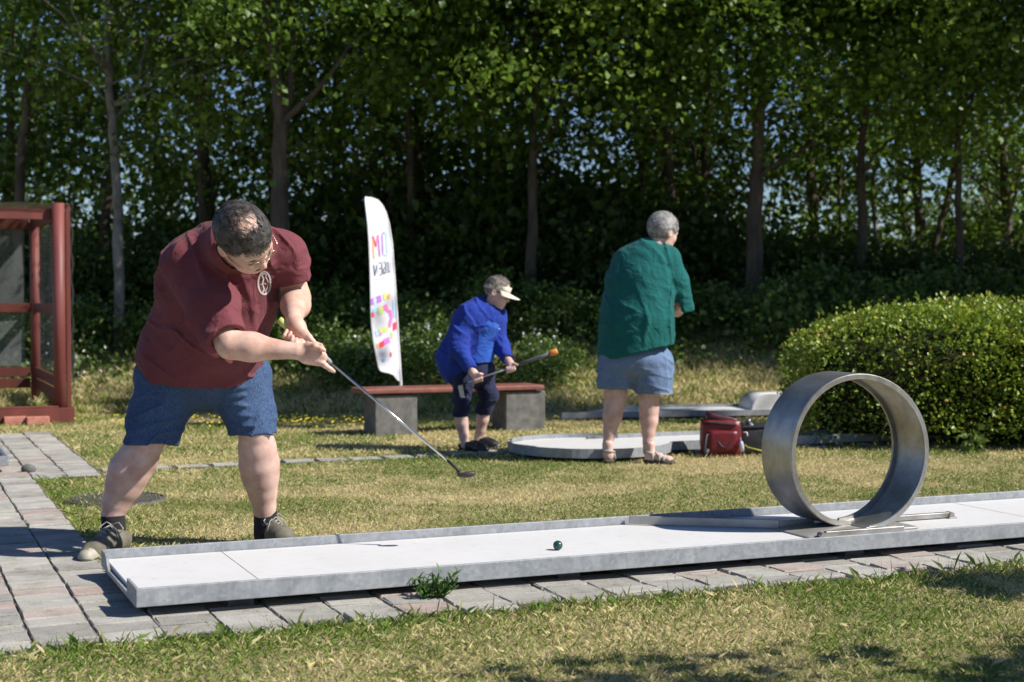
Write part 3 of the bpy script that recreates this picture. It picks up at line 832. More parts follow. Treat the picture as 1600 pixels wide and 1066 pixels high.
# ------------------------------------------------------------------ bags
m_red = mat('red_nylon', (.105, .005, .010), (.165, .007, .013), 10, .45, bump=.3, bsc=25, bd=.006)
m_dred = mat('dark_red_nylon', (.045, .008, .013), (.075, .010, .018), 10, .5, bump=.3, bsc=25)
m_blk = mat('black_nylon', (.012, .012, .014), (.03, .03, .034), 12, .55, bump=.3, bsc=40)
BY = 10.78
def B(x, y, dy=0.0): return P(x, y, BY + dy)
bag = tag(empty('shoulder_bag', (B(1132, 0).x, BY + .08, 0)), 'red nylon shoulder bag with open lid standing on the grass by the loop', 'bag')
def softbox(mb, c, size, rot=None, bulge=.12, seg=5):
    R = rot or Matrix.Identity(3)
    g = bmesh.ops.create_cube(mb.b, size=1)
    es = list({e for v in g['verts'] for e in v.link_edges})
    r = bmesh.ops.subdivide_edges(mb.b, edges=es, cuts=seg, use_grid_fill=True)
    vs = {v for f in mb.b.faces for v in f.verts if v.tag is False}
    for v in vs:
        x, y, z = v.co
        n = max(abs(x), abs(y), abs(z)) * 2
        l = math.sqrt(x * x + y * y + z * z) * 2
        k = lerp(1, n / max(l, 1e-5) * 1.25, bulge * 2) if l > 0 else 1
        nz = noise3(x * 4, y * 4, z * 4) * .03
        v.co = Vector(c) + R @ Vector((x * size[0] * k, y * size[1] * (k + nz * 2), z * size[2] * (k + nz)))
        v.tag = True
    for f in mb.b.faces: f.smooth = True
from mathutils import noise as mn
def noise3(x, y, z): return mn.noise(Vector((x, y, z)))
Sb = FPX / BY
zb = .0
mb = MB(); softbox(mb, (B(1131, 0).x, BY + .07, .135), (62 / Sb, .15, .265)); mb.build('body', m_red, bag)
mb = MB(); softbox(mb, (B(1132, 0).x, BY - .012, .115), (46 / Sb, .04, .15)); mb.build('pocket', m_red, bag)
mb = MB(); softbox(mb, (B(1133, 0).x, BY + .085, .272), (50 / Sb, .14, .05), Matrix.Rotation(.22, 3, 'Y')); mb.build('lid', m_dred, bag)
mb = MB(); mb.box((B(1130, 0).x, BY + .03, .243), (46 / Sb, .1, .012), Matrix.Rotation(.1, 3, 'Y'), .004); mb.build('opening', m_blk, bag)
def arc(a, b, sag, n=14, out=.0):
    a, b = Vector(a), Vector(b)
    return [a.lerp(b, i / n) + Vector((0, -out * math.sin(math.pi * i / n), -sag * math.sin(math.pi * i / n))) for i in range(n + 1)]
mb = MB(); mb.tube(arc(B(1118, 684, -.02), B(1147, 682, -.02), .075, out=.02), .006, 8); mb.build('handle', m_blk, bag)
mb = MB(); mb.tube([B(1112, 678), B(1104, 680, -.03), B(1101, 700, -.05), B(1101, 717, -.05)], .010, 8); mb.build('strap', m_blk, bag); mb = MB(); mb.tube([B(1147, 668, .05), B(1153, 657, .02), B(1160, 658), B(1161, 666), B(1156, 676, .02), B(1158, 700, -.02)], .007, 8); mb.build('strap', m_blk, bag)
mb = MB(); mb.tube([B(1106, 702, -.03), B(1101, 714, -.05)], .016, 8); mb.build('strap_pad', m_blk, bag)
m_bot = mat('clear_plastic', (.45, .46, .55), rough=.15, spec=.8)
mb = MB(); mb.tube([B(1160, 706, -.05), B(1159, 699, -.05), B(1158, 692, -.05), B(1158, 689, -.05)], [.012, .018, .016, .007], 12); mb.tube([B(1158, 689, -.05), B(1157, 684, -.03)], .003, 6)
tag(mb.build('plastic_bottle', m_bot), 'small clear plastic bottle hanging from the right side of the red bag', 'bottle')
b2 = tag(empty('tool_bag', (B(1192, 0).x, BY + .2, 0)), 'low black open carrying bag between the red bag and the loop', 'bag')
mb = MB(); softbox(mb, (B(1200, 0).x, BY + .22, .105), (88 / Sb, .24, .20), None, .06); mb.build('body', m_blk, b2)
mb = MB(); mb.box((B(1200, 0).x, BY + .22, .208), (90 / Sb, .25, .02), None, .006); mb.build('rim', m_blk, b2)
mb = MB(); mb.tube([B(1160, 676, .08), B(1167, 676, .06), B(1168, 682, .06)], .006, 6); mb.build('trim', mat('white_webbing', (.7, .7, .7)), b2)
m_strap = mat('yellow_green_webbing', (.42, .45, .05), rough=.7)
mb = MB(); mb.tube([B(1163, 695, .04), B(1168, 699, .03), B(1180, 702, .0), B(1196, 706, .0)], .005, 6); mb.build('strap', m_strap, b2)
m_gbot = mat('grey_metal_flask', (.16, .165, .19), rough=.35, metal=.5)
mb = MB(); a, c_ = B(1176, 678, .18), B(1168, 655, .16)
mb.tube([a, a.lerp(c_, .6), a.lerp(c_, .72), a.lerp(c_, .8), c_], [.032, .030, .018, .020, .020], 14)
tag(mb.build('drinking_flask', m_gbot), 'grey drinking flask sticking out of the black bag', 'flask')
# ================================================================== VEGETATION
def leaf_cloud(name, C, size, m, rnd, parent=None, up=.35, aspect=.42, outward=None, world=True, kind='stuff'):
    """C (n,3) leaf bases; each leaf is a folded diamond of two triangles"""
    n = len(C)
    d = RNG.normal(size=(n, 3)); d /= np.linalg.norm(d, axis=1)[:, None]
    if outward is not None: d = d * .8 + outward * .9; d /= np.linalg.norm(d, axis=1)[:, None]
    nm = RNG.normal(size=(n, 3)) + np.array([0, 0, up * 3]); nm /= np.linalg.norm(nm, axis=1)[:, None]
    sd = np.cross(d, nm); sd /= (np.linalg.norm(sd, axis=1)[:, None] + 1e-6)
    nm = np.cross(sd, d)
    s = (size * RNG.uniform(.5, 1.5, n))[:, None]
    V = np.zeros((n, 4, 3), np.float32)
    V[:, 0] = C
    V[:, 1] = C + d * s * .48 + sd * s * aspect + nm * s * .10
    V[:, 2] = C + d * s - nm * s * .10
    V[:, 3] = C + d * s * .48 - sd * s * aspect + nm * s * .10
    k = np.arange(n) * 4
    Fc = np.stack([k, k + 2, k + 1, k, k + 3, k + 2], 1).reshape(-1, 3)
    me = mesh_np(name, V.reshape(-1, 3), Fc, False, np.repeat(np.clip(rnd, 0, 1), 2))
    o = link(name, me, m, parent, world)
    if kind: o['kind'] = kind
    return o

def crown_points(center, radii, nclump, nleaf, crad, zmin, hole=.25, flat=.55):
    c = np.array(center); r = np.array(radii)
    P_, Rn = [], []
    cnt = 0
    while cnt < nclump:
        q = RNG.normal(size=3); q /= np.linalg.norm(q); q = q * (RNG.random() ** .45)
        p = c + q * r
        if p[2] < zmin + RNG.random() ** 2 * 1.2: continue
        if vn(np.array(p[0] * .55 + 31), np.array(p[1] * .55), np.array(p[2] * .75)) < -hole: continue
        cr = crad * RNG.uniform(.6, 1.35)
        k = int(nleaf * RNG.uniform(.6, 1.3))
        g = RNG.normal(size=(k, 3)) * np.array([1, 1, flat]) * cr * .62
        g[:, 2] -= (g[:, 0] ** 2 + g[:, 1] ** 2) * .35 / cr
        P_.append(p + g); Rn.append(np.clip(RNG.normal(.1 + .75 * RNG.random() ** 1.3, .16, k), 0, 1))
        cnt += 1
    return np.concatenate(P_), np.concatenate(Rn)

def wiggle(pts, r0, r1, n=14, amp=.04, seed=0):
    """smooth path through points with slight irregular bends, returns points and radii"""
    rr = random.Random(seed)
    pts = [Vector(p) for p in pts]
    out = []
    m = len(pts) - 1
    for i in range(n + 1):
        t = i / n * m; k = min(int(t), m - 1); f = t - k
        p0, p1, p2, p3 = pts[max(k - 1, 0)], pts[k], pts[k + 1], pts[min(k + 2, m)]
        q = .5 * ((2 * p1) + (p2 - p0) * f + (2 * p0 - 5 * p1 + 4 * p2 - p3) * f * f + (3 * p1 - p0 - 3 * p2 + p3) * f ** 3)
        out.append(q + Vector((rr.uniform(-1, 1), rr.uniform(-1, 1), 0)) * amp * (0 if i == 0 else 1))
    rad = [lerp(r0, r1, (i / n) ** .8) * rr.uniform(.93, 1.07) for i in range(n + 1)]
    return out, rad

def tree(label, base_px, Yt, wpx, path, limbs, crown, m=None, mb_=None, group=None, name='broadleaf_tree', leaf=.076, seed=0, nclump=90, nleaf=195, crad=.5, zmin=2.5, cat='tree'):
    """path / limbs: lists of (px, py[, dY]) seen in the photo, each at its own depth"""
    S = FPX / Yt
    x0 = (base_px - 800) / S
    z0 = float(ground_z(x0, Yt)) - .05
    root = tag(empty(name, (x0, Yt, z0)), label, cat, group)
    pts = [Vector((x0, Yt, z0))] + [P(a[0], a[1], Yt + (a[2] if len(a) > 2 else 0)) for a in path]
    r0 = wpx / S / 2
    top = pts[-1]
    pts.append(top + Vector((random.uniform(-.3, .3), random.uniform(-.3, .3), 2.2)))
    pp, rr = wiggle(pts, r0, r0 * .35, 26, .012, seed)
    rr[0] *= 1.35; rr[1] *= 1.12
    t_ = MB(); t_.tube(pp, rr, 12); t_.build('trunk', mb_ or m_bark, root)
    for i, (lp, w0) in enumerate(limbs):
        q = [P(a[0], a[1], Yt + (a[2] if len(a) > 2 else 0)) for a in lp]
        pp, rr = wiggle(q, w0 / S / 2, w0 / S / 5, 16, .02, seed + i + 3)
        t_ = MB(); t_.tube(pp, rr, 9); t_.build('branch', mb_ or m_bark, root)
    # hidden small branches through the crown
    t_ = MB()
    cc, cr = crown
    cc = Vector(cc)
    for k in range(26):
        a = random.random() * 6.28; e = random.uniform(-.2, .8)
        st = Vector((lerp(x0, cc.x, .5), Yt, random.uniform(zmin + .9, cc.z + 2)))
        en = st + Vector((math.cos(a) * cr[0] * .75, math.sin(a) * cr[1] * .75, e * 1.3))
        md = st.lerp(en, .5) + Vector((0, 0, random.uniform(-.15, .15)))
        pp, rr = wiggle([st, md, en], .016, .005, 7, .04, seed * 31 + k)
        t_.tube(pp, rr, 5, cap=False)
    o = t_.build('twigs', mb_ or m_bark, root); o['kind'] = 'stuff'
    C, R = crown_points(cc, cr, nclump, nleaf, crad, zmin)
    leaf_cloud('crown', C, leaf, m or m_leaf, R, root)
    return root

def X_(px, Y): return (px - 800) / FPX * Y
T = tree
T('slender pale-barked birch between the net cage and the man in the maroon shirt', 187, 17.6, 19, [(184, 330), (176, 200), (168, 90), (164, 0, .2)], [([(176, 195), (215, 120, .2), (230, 40, .4)], 7), ([(170, 120), (130, 60, -.2), (110, 0, -.3)], 6)],
  ((X_(170, 17.6), 17.6, 5.4), (2.1, 1.9, 3.6)), m_leaf2, m_bark2, leaf=.070, nclump=66, nleaf=105, crad=.40, zmin=2.0, seed=1, name='birch_tree')
T('forked dark-barked tree rising behind the head of the man in the maroon shirt', 436, 17.2, 34, [(437, 350), (437, 260), (438, 180), (428, 90), (410, -20)], [([(440, 205), (452, 140, .1), (458, 60, .2), (455, -20, .3)], 19), ([(444, 190), (470, 165, -.1), (505, 130, -.2), (545, 75, -.3), (575, 50, -.4)], 12)],
  ((X_(440, 17.2), 17.0, 5.8), (2.9, 2.2, 3.3)), nclump=78, zmin=3.1, seed=2)
T('tree with a grey trunk right of the white flag, above the player in the visor', 829, 18.2, 19, [(831, 380), (832, 280), (834, 180), (836, 90), (838, -20)], [([(866, 205, -.2), (885, 150, -.2), (905, 115, -.2), (928, 72, -.3)], 6), ([(834, 250), (850, 220, -.1), (866, 205, -.2)], 7)],
  ((X_(850, 17.7), 17.5, 5.2), (2.6, 2.1, 2.9)), nclump=150, zmin=2.95, seed=3)
T('tree with the thickest straight trunk, right of the green-shirted person, low limb to the right', 1178, 17.9, 31, [(1178, 400), (1180, 320), (1183, 260), (1187, 150), (1192, 60), (1190, -20)], [([(1184, 282), (1205, 262, -.1), (1240, 242, -.2), (1278, 222, -.3)], 9), ([(1187, 210), (1160, 150, .1), (1150, 80, .2)], 10)],
  ((X_(1180, 17.9), 17.6, 5.6), (2.8, 2.2, 3.3)), nclump=130, zmin=2.9, seed=4)
T('slightly crooked forked tree rising behind the left half of the hedge', 1338, 18.6, 20, [(1345, 400), (1348, 320), (1344, 270), (1352, 180), (1360, 60), (1360, -20)], [([(1346, 275), (1362, 250, -.1), (1385, 225, -.2), (1410, 208, -.3)], 8)],
  ((X_(1345, 18.3), 18.1, 5.5), (2.4, 2.0, 3.2)), nclump=120, zmin=2.9, seed=5)
T('slim straight trunk tree behind the right half of the hedge', 1497, 18.4, 15, [(1500, 400), (1497, 300), (1498, 200), (1502, 90), (1500, -20)], [([(1498, 210), (1520, 150, -.1), (1550, 110, -.2)], 6)],
  ((X_(1520, 17.6), 17.4, 5.3), (2.6, 2.1, 3.2)), nclump=135, zmin=2.8, seed=6)
T('dark tree filling the top left corner of the view above the net cage', 28, 19.0, 18, [(34, 250), (40, 180), (46, 90), (60, -20)], [([(40, 190), (75, 140), (95, 100)], 7)],
  ((X_(20, 18.6), 18.6, 5.6), (2.6, 2.2, 3.4)), nclump=58, zmin=3.0, seed=7)
T('tree with dense leaves between the birch and the forked tree', 318, 19.6, 14, [(316, 330), (312, 230), (305, 120), (300, -20)], [([(312, 240), (345, 190), (360, 150)], 6)],
  ((X_(310, 19.4), 19.2, 5.0), (2.1, 2.0, 3.4)), m_leaf2, nclump=54, zmin=2.5, leaf=.08, crad=.40, seed=8)
T('tree with hanging leaves between the flag and the forked tree', 640, 19.2, 16, [(642, 330), (640, 230), (636, 120), (640, -20)], [([(640, 240), (600, 190), (585, 150)], 6)],
  ((X_(640, 18.6), 18.6, 5.7), (2.6, 2.2, 3.2)), nclump=95, zmin=3.1, seed=9)
T('dark-trunked tree directly behind the head of the person in the green shirt', 1047, 20.2, 22, [(1046, 330), (1044, 240), (1040, 120), (1040, -20)], [([(1044, 250), (1010, 200), (990, 160)], 7)],
  ((X_(1020, 19.6), 19.6, 5.8), (2.6, 2.2, 3.2)), nclump=105, zmin=3.0, seed=10)

# ---- trees further back: shared crowns and trunks
def back_tree_meshes(k):
    r = random.Random(50 + k)
    t_ = MB()
    bend = r.uniform(-.5, .5)
    pp, rr = wiggle([(0, 0, -.3), (bend * .2, 0, 1.2), (bend * .6, .1, 3), (bend, .1, 6.5)], .10, .03, 18, .02, k)
    t_.tube(pp, rr, 8)
    for j in range(12):
        z = r.uniform(.9, 5); a = r.random() * 6.28; l = r.uniform(.7, 1.9)
        s_ = Vector((bend * z / 6, 0, z))
        pp, rr = wiggle([s_, s_ + Vector((math.cos(a) * l * .5, math.sin(a) * l * .5, l * .35)), s_ + Vector((math.cos(a) * l, math.sin(a) * l, l * .9))], .03, .006, 8, .03, j)
        t_.tube(pp, rr, 5, cap=False)
    bmesh.ops.recalc_face_normals(t_.b, faces=t_.b.faces)
    tm = bpy.data.meshes.new('trunk'); t_.b.to_mesh(tm); t_.b.free(); tm.materials.append(m_bark)
    C, R = crown_points((0, 0, 4.4), (2.3, 1.9, 4.2), 120, 85, .42, .55, hole=.16)
    # thin out the lower part so that sky shows between the leaves
    keep = RNG.random(len(C)) < np.clip(.66 + vn(C[:, 0] * .9, C[:, 1] * .9, C[:, 2] * .9) * 1.5 - .25 * (C[:, 2] > 2.6) * (C[:, 2] < 4.2), .06, 1)
    o = leaf_cloud('crown', C[keep], .10, m_leafd if k % 2 else m_leaf, R[keep])
    me = o.data; bpy.data.objects.remove(o)
    return tm, me
bt = [back_tree_meshes(k) for k in range(4)]
spots = []
for row, (Yr, n_, x0, x1) in enumerate(((22.0, 11, -8.2, 8.4), (25.5, 9, -9.5, 9.6), (29.5, 7, -10.5, 10.5))):
    for i in range(n_):
        spots.append((lerp(x0, x1, (i + .5) / n_) + random.uniform(-.5, .5), Yr + random.uniform(-1, 1)))
bg_names = 'tree in the shaded depth of the wood, its trunk half hidden by leaves'
for i, (x, y) in enumerate(spots):
    tm, cm = bt[i % 4]
    r_ = tag(empty('woodland_tree', (x, y, float(ground_z(x, y))), random.random() * 6.28), bg_names, 'tree', 'trees in the depth of the wood')
    s_ = random.uniform(.9, 1.15); r_.scale = (s_, s_, s_)
    for nm_, me in (('trunk', tm), ('crown', cm)):
        o = bpy.data.objects.new(nm_, me); COL.objects.link(o); o.parent = r_
        if nm_ == 'crown': o['kind'] = 'stuff'
# the two leaning bare trunks at the right
for k, (pts_, Yt, w_) in enumerate((([(1440, 470), (1462, 380), (1478, 320), (1492, 250), (1505, 150)], 21.5, 13), ([(1372, 460), (1368, 380), (1364, 300), (1366, 260), (1372, 180)], 22.5, 9), ([(1313, 450), (1313, 380), (1312, 300), (1318, 200)], 21.0, 7))):
    q = [P(a, b_, Yt) for a, b_ in pts_]; q[0].z = float(ground_z(q[0].x, Yt)) - .1
    pp, rr = wiggle(q, w_ / (FPX / Yt) / 2, w_ / (FPX / Yt) / 3, 16, .01, k)
    mb = MB(); mb.tube(pp, rr, 9)
    tag(mb.build('bare_trunk', m_bark if k != 1 else m_bark2), ('bare dark trunk leaning to the right deep in the wood above the hedge', 'thin pale upright trunk in the gap right of the crooked tree', 'very thin dark upright trunk left of the crooked tree')[k], 'tree trunk')

# ---- shade trees standing outside the picture on the right, whose shadows fall into it
def shade_tree(x, y, h, r, n_, label, leafs=.12, zc=None):
    z0 = float(ground_z(x, y))
    root = tag(empty('shade_tree', (x, y, z0)), label, 'tree', 'trees outside the right edge')
    mb = MB(); pp, rr = wiggle([(x, y, z0), (x + .05, y, z0 + h * .4), (x, y + .1, z0 + h * .8)], .02 * h + .01, .02, 10, .01, int(x * 10)); mb.tube(pp, rr, 8); mb.build('trunk', m_bark, root)
    C, R = crown_points((x, y, z0 + (zc or h * .68)), r, n_, 90, .42 * min(1, r[0] / 1.5) + .05, z0 + .3, hole=.3)
    leaf_cloud('crown', C, leafs, m_leaf, R, root)
shade_lbl = 'leafy tree standing beyond the right edge of the picture, known only by its shade'
SHADE = [(7.6, 15.6, 6.5, (1.5, 1.3, 1.6), 70), (8.3, 11.6, 15, (1.5, 1.0, 1.6), 60), (10.5, 11.3, 16, (1.6, 1.1, 1.6), 60), (9.8, 15.4, 6.5, (2.0, 1.6, 2.2), 90), (12.6, 14.8, 8, (2.6, 2.0, 3.0), 110), (7.9, 17.5, 6.5, (2.2, 1.8, 2.6), 90), (11.0, 17.0, 8, (2.6, 2.0, 3.0), 110), (14.5, 16.0, 9, (2.8, 2.2, 3.4), 110)]
for x, y, h, r, n_ in SHADE: shade_tree(x, y, h, r, n_, shade_lbl)
shade_tree(3.95, 3.62, 3.2, (1.35, .36, .35), 34, shade_lbl, .09, 2.5)
shade_tree(3.15, 5.52, 1.7, (.50, .16, .30), 22, shade_lbl, .06, 1.15)

# ---- shrubs of the undergrowth
def shrub_mesh(k, dark):
    r = random.Random(k)
    n_ = 26
    C, R = [], []
    for i in range(n_):
        a = r.random() * 6.28; q = r.random() ** .5
        c_ = np.array([math.cos(a) * q * .62, math.sin(a) * q * .5, r.uniform(.1, .75) * (1 - .4 * q)])
        kk = r.randint(60, 120)
        C.append(c_ + RNG.normal(size=(kk, 3)) * np.array([.15, .15, .11])); R.append(np.clip(RNG.normal(.2 + .6 * r.random(), .2, kk), 0, 1))
    C = np.concatenate(C); C[:, 2] = np.abs(C[:, 2])
    o = leaf_cloud('foliage', C, .062, m_leafd if dark else m_leafu, np.concatenate(R), up=.5, aspect=.33)
    me = o.data; bpy.data.objects.remove(o)
    t_ = MB()
    for j in range(9):
        a = j * .7; t_.tube([(0, 0, -.05), (math.cos(a) * .2, math.sin(a) * .2, .3), (math.cos(a) * .45, math.sin(a) * .4, .62)], [.008, .006, .003], 4, cap=False)
    bmesh.ops.recalc_face_normals(t_.b, faces=t_.b.faces)
    sm = bpy.data.meshes.new('stems'); t_.b.to_mesh(sm); t_.b.free(); sm.materials.append(m_bark)
    return me, sm
sh_l = [shrub_mesh(k, False) for k in range(4)]
sh_d = [shrub_mesh(k + 10, True) for k in range(3)]
def shrub(x, y, s, label, group, dark=False, sz=1.0, name='shrub'):
    me, sm = random.choice(sh_d if dark else sh_l)
    r_ = tag(empty(name, (x, y, float(ground_z(x, y)) - .02), random.random() * 6.28), label, 'shrub', group)
    r_.scale = (s, s, s * sz)
    for nm_, q in (('foliage', me), ('stems', sm)):
        o = bpy.data.objects.new(nm_, q); COL.objects.link(o); o.parent = r_; o['kind'] = 'stuff'
    return r_
# named ones in front
front = [(545, 16.1, .75, 'low sunlit shrub with pale flowers between the man and the flag'), (588, 16.3, .80, 'sunlit leafy shrub directly behind the flag and bench'), (655, 16.2, .85, 'bushy sunlit shrub between the flag and the player in blue'),
         (700, 16.7, .8, 'sunlit shrub mostly hidden behind the back of the player in blue'), (830, 15.9, .62, 'light green flowering shrub behind the orange end of the club'), (868, 16.5, .6, 'small shrub in half shade left of the green-shirted person'), (500, 16.8, .8, 'shrub in half shade next to the maroon shirt and the club grip')]
for px_, Yq, s_, lb in front: shrub(X_(px_, Yq), Yq, s_, lb, None)
for i in range(20):
    Yq = random.uniform(17.0, 18.0); shrub(lerp(-6.2, 6.4, (i + .5) / 20) + random.uniform(-.15, .15), Yq, random.uniform(.75, 1.1), 'leafy shrub in the half-shaded undergrowth below the front trees', 'shrubs of the undergrowth')
for i in range(22):
    Yq = random.uniform(18.6, 20.0); shrub(lerp(-7, 7.2, (i + .5) / 22) + random.uniform(-.15, .15), Yq, random.uniform(1.15, 1.6), 'dark shaded shrub between the trunks of the wood', 'shrubs between the trunks', True)
for i in range(9):
    x_ = lerp(-2.3, 1.9, (i + .5) / 9); shrub(x_ + random.uniform(-.1, .1), random.uniform(19.5, 21.5), random.uniform(1.9, 2.2), 'dark shaded shrub between the trunks of the wood', 'shrubs between the trunks', True, 1.1)
for i in range(16):
    Yq = random.uniform(23, 26); shrub(lerp(-9, 9.2, (i + .5) / 16), Yq, random.uniform(1.6, 2.3), 'bush seen through the trunks at the back of the wood', 'bushes at the back of the wood', i % 2 == 0)
# ground cover under the shrubs
n_ = 15000
gx = RNG.uniform(-6.5, 6.8, n_); gy = 16.3 + RNG.random(n_) ** 1.2 * 5
keep = vn(gx * .9, gy * .9, gx * 0 + 2) > -.28
gx, gy = gx[keep], gy[keep]
gz = ground_z(gx, gy) + RNG.random(len(gx)) ** 1.5 * .30
tag(leaf_cloud('ground_cover', np.stack([gx, gy, gz], 1), .065, m_leafu, RNG.random(len(gx)) ** 1.3, up=.6), 'leafy ground cover on the bank beneath the shrubs', 'ground cover')
# white flowers among the shrubs
n_ = 150
fx = np.concatenate([RNG.uniform(X_(510, 16), X_(720, 16), 95), RNG.uniform(X_(800, 16), X_(880, 16), 25), RNG.uniform(X_(110, 17), X_(200, 17), 30)])
fy2 = RNG.uniform(15.75, 16.4, n_)
V = np.stack([fx, fy2], 1)
zz = RNG.uniform(.1, .62, n_)
def blossoms(name, p, zz, size, m, label):
    n = len(p); z = ground_z(p[:, 0], p[:, 1]) + zz
    c_ = np.stack([p[:, 0], p[:, 1], z], 1)
    o = leaf_cloud(name, np.repeat(c_, 3, axis=0), size, m, np.zeros(n * 3) + .5, up=.2, aspect=.5)
    return tag(o, label, 'flowers')
blossoms('white_blossoms', V, zz, .022, m_flower, 'small white blossoms dotted over the sunlit shrubs by the flag')

# ------------------------------------------------------------------ clipped hedge
hedge = tag(empty('hedge', (4.1, 12.45, 0)), 'big rounded clipped hedge with reddish tips behind the steel loop', 'hedge')
def hedge_surf(n):
    q = RNG.normal(size=(n, 3)); q[:, 1] = -np.abs(q[:, 1]) * np.where(RNG.random(n) < .85, 1, -1)
    q /= np.linalg.norm(q, axis=1)[:, None]
    e = 4.6
    ax = np.array([2.80, 1.0, .66])
    k = (np.abs(q / ax) ** e).sum(1) ** (-1 / e)
    p = q * k[:, None]
    nrm = np.sign(p) * (np.abs(p / ax) ** (e - 1)) / ax; nrm /= np.linalg.norm(nrm, axis=1)[:, None]
    return p, nrm
n_ = 185000
p, nrm = hedge_surf(n_)
ph = p + np.array([5.0, 12.15, .385])
lump = vn(ph[:, 0] * 2.4, ph[:, 1] * 2.4, ph[:, 2] * 2.4) * .17 + vn(ph[:, 0] * 7, ph[:, 1] * 7, ph[:, 2] * 7) * .07
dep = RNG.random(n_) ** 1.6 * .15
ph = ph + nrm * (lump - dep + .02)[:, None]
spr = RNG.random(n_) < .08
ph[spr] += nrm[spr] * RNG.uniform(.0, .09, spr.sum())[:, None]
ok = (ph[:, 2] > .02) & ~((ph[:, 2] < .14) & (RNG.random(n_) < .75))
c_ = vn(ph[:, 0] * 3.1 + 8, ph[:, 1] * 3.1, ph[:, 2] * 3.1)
rn = np.clip(.32 + RNG.normal(0, .17, n_) + c_ * .35 - dep * 1.5 + .18 * (nrm[:, 2] > .4), 0, .8)  # sun put into the leaf colour: lighter on top; deeper leaves darker
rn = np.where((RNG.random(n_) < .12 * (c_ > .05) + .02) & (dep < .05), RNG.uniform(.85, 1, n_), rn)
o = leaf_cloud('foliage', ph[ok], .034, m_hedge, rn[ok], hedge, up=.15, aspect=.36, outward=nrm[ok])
# solid near-black core filling the inside of the hedge
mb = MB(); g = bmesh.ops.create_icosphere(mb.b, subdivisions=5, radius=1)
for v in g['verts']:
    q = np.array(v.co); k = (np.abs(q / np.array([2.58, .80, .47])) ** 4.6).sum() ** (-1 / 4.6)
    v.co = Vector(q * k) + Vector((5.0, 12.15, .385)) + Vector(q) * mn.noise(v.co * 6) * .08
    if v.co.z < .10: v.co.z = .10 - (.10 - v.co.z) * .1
mb.build('dark_core', m_core, hedge)
mb = MB()
for k in range(26): 
    x_ = random.uniform(2.4, 5.8); y_ = random.uniform(11.4, 12.2); mb.tube([(x_, y_, -.02), (x_ + random.uniform(-.05, .05), y_, .10), (x_ + random.uniform(-.1, .1), y_, .25)], [.012, .01, .008], 5)
mb.build('stems', m_bark, hedge)
# seedling at its foot
C = P(1518, 708, 11.05); 
tag(leaf_cloud('seedling', np.array([[C.x, 11.05, 0]]) + np.stack([RNG.normal(0, .05, 60), RNG.normal(0, .04, 60), RNG.uniform(.0, .17, 60)], 1), .05, m_leafu, RNG.uniform(.5, 1, 60), up=.4), 'small bright seedling at the foot of the hedge', 'plant')

# ------------------------------------------------------------------ weed against the lane
weed = tag(empty('weed_plant', L(1.09, -.075, 0)), 'bushy green weed growing from the paving against the near rail of the lane', 'plant')
m_weed = leaf_mat('weed_leaf', [(.05, .12, .025), (.10, .20, .04), (.18, .28, .06)], .25, .5)
def lance(k):
    V, Fc = [], []
    n = 5
    for i in range(n + 1):
        t = i / n; wd = math.sin(math.pi * min(1, t * .9 + .08)) * .16 * (1 - .25 * t)
        z = .28 * math.sin(t * 1.5) - .20 * t * t * (k + .4)
        V += [(t, -wd, z + wd * .35), (t, 0, z - .01), (t, wd, z + wd * .35)]
    for i in range(n):
        a = i * 3
        Fc += [(a, a + 3, a + 4, a + 1), (a + 1, a + 4, a + 5, a + 2)]
    me = mesh_np('leaf', V, Fc, True, [.2 + .3 * k] * len(Fc)); me.materials.append(m_weed); return me
lm = [lance(k * .5) for k in range(4)]
mb = MB()
tips = []
for j in range(15):
    a = random.random() * 6.28; ln = random.uniform(.03, .115)
    top_ = Vector((math.cos(a) * ln * 1.0, math.sin(a) * ln * .5 - .005, random.uniform(.05, .115)))
    mb.tube([(0, 0, -.01), (top_.x * .6, top_.y * .6, top_.z * .5), tuple(top_)], [.003, .0025, .0015], 5)
    tips.append(top_)
stw = mb.build('stems', m_weed, weed, False)
for top_ in tips:
    for q in range(11):
        t = random.uniform(.3, 1.02)
        o = bpy.data.objects.new('leaf', random.choice(lm)); COL.objects.link(o); o.parent = weed
        o.location = Vector((top_.x * t, top_.y * t, top_.z * t ** 1.2))
        s_ = random.uniform(.028, .05); o.scale = (s_, s_, s_)
        o.rotation_euler = (random.uniform(-.4, .4), -random.uniform(.0, 1.15), random.random() * 6.28)
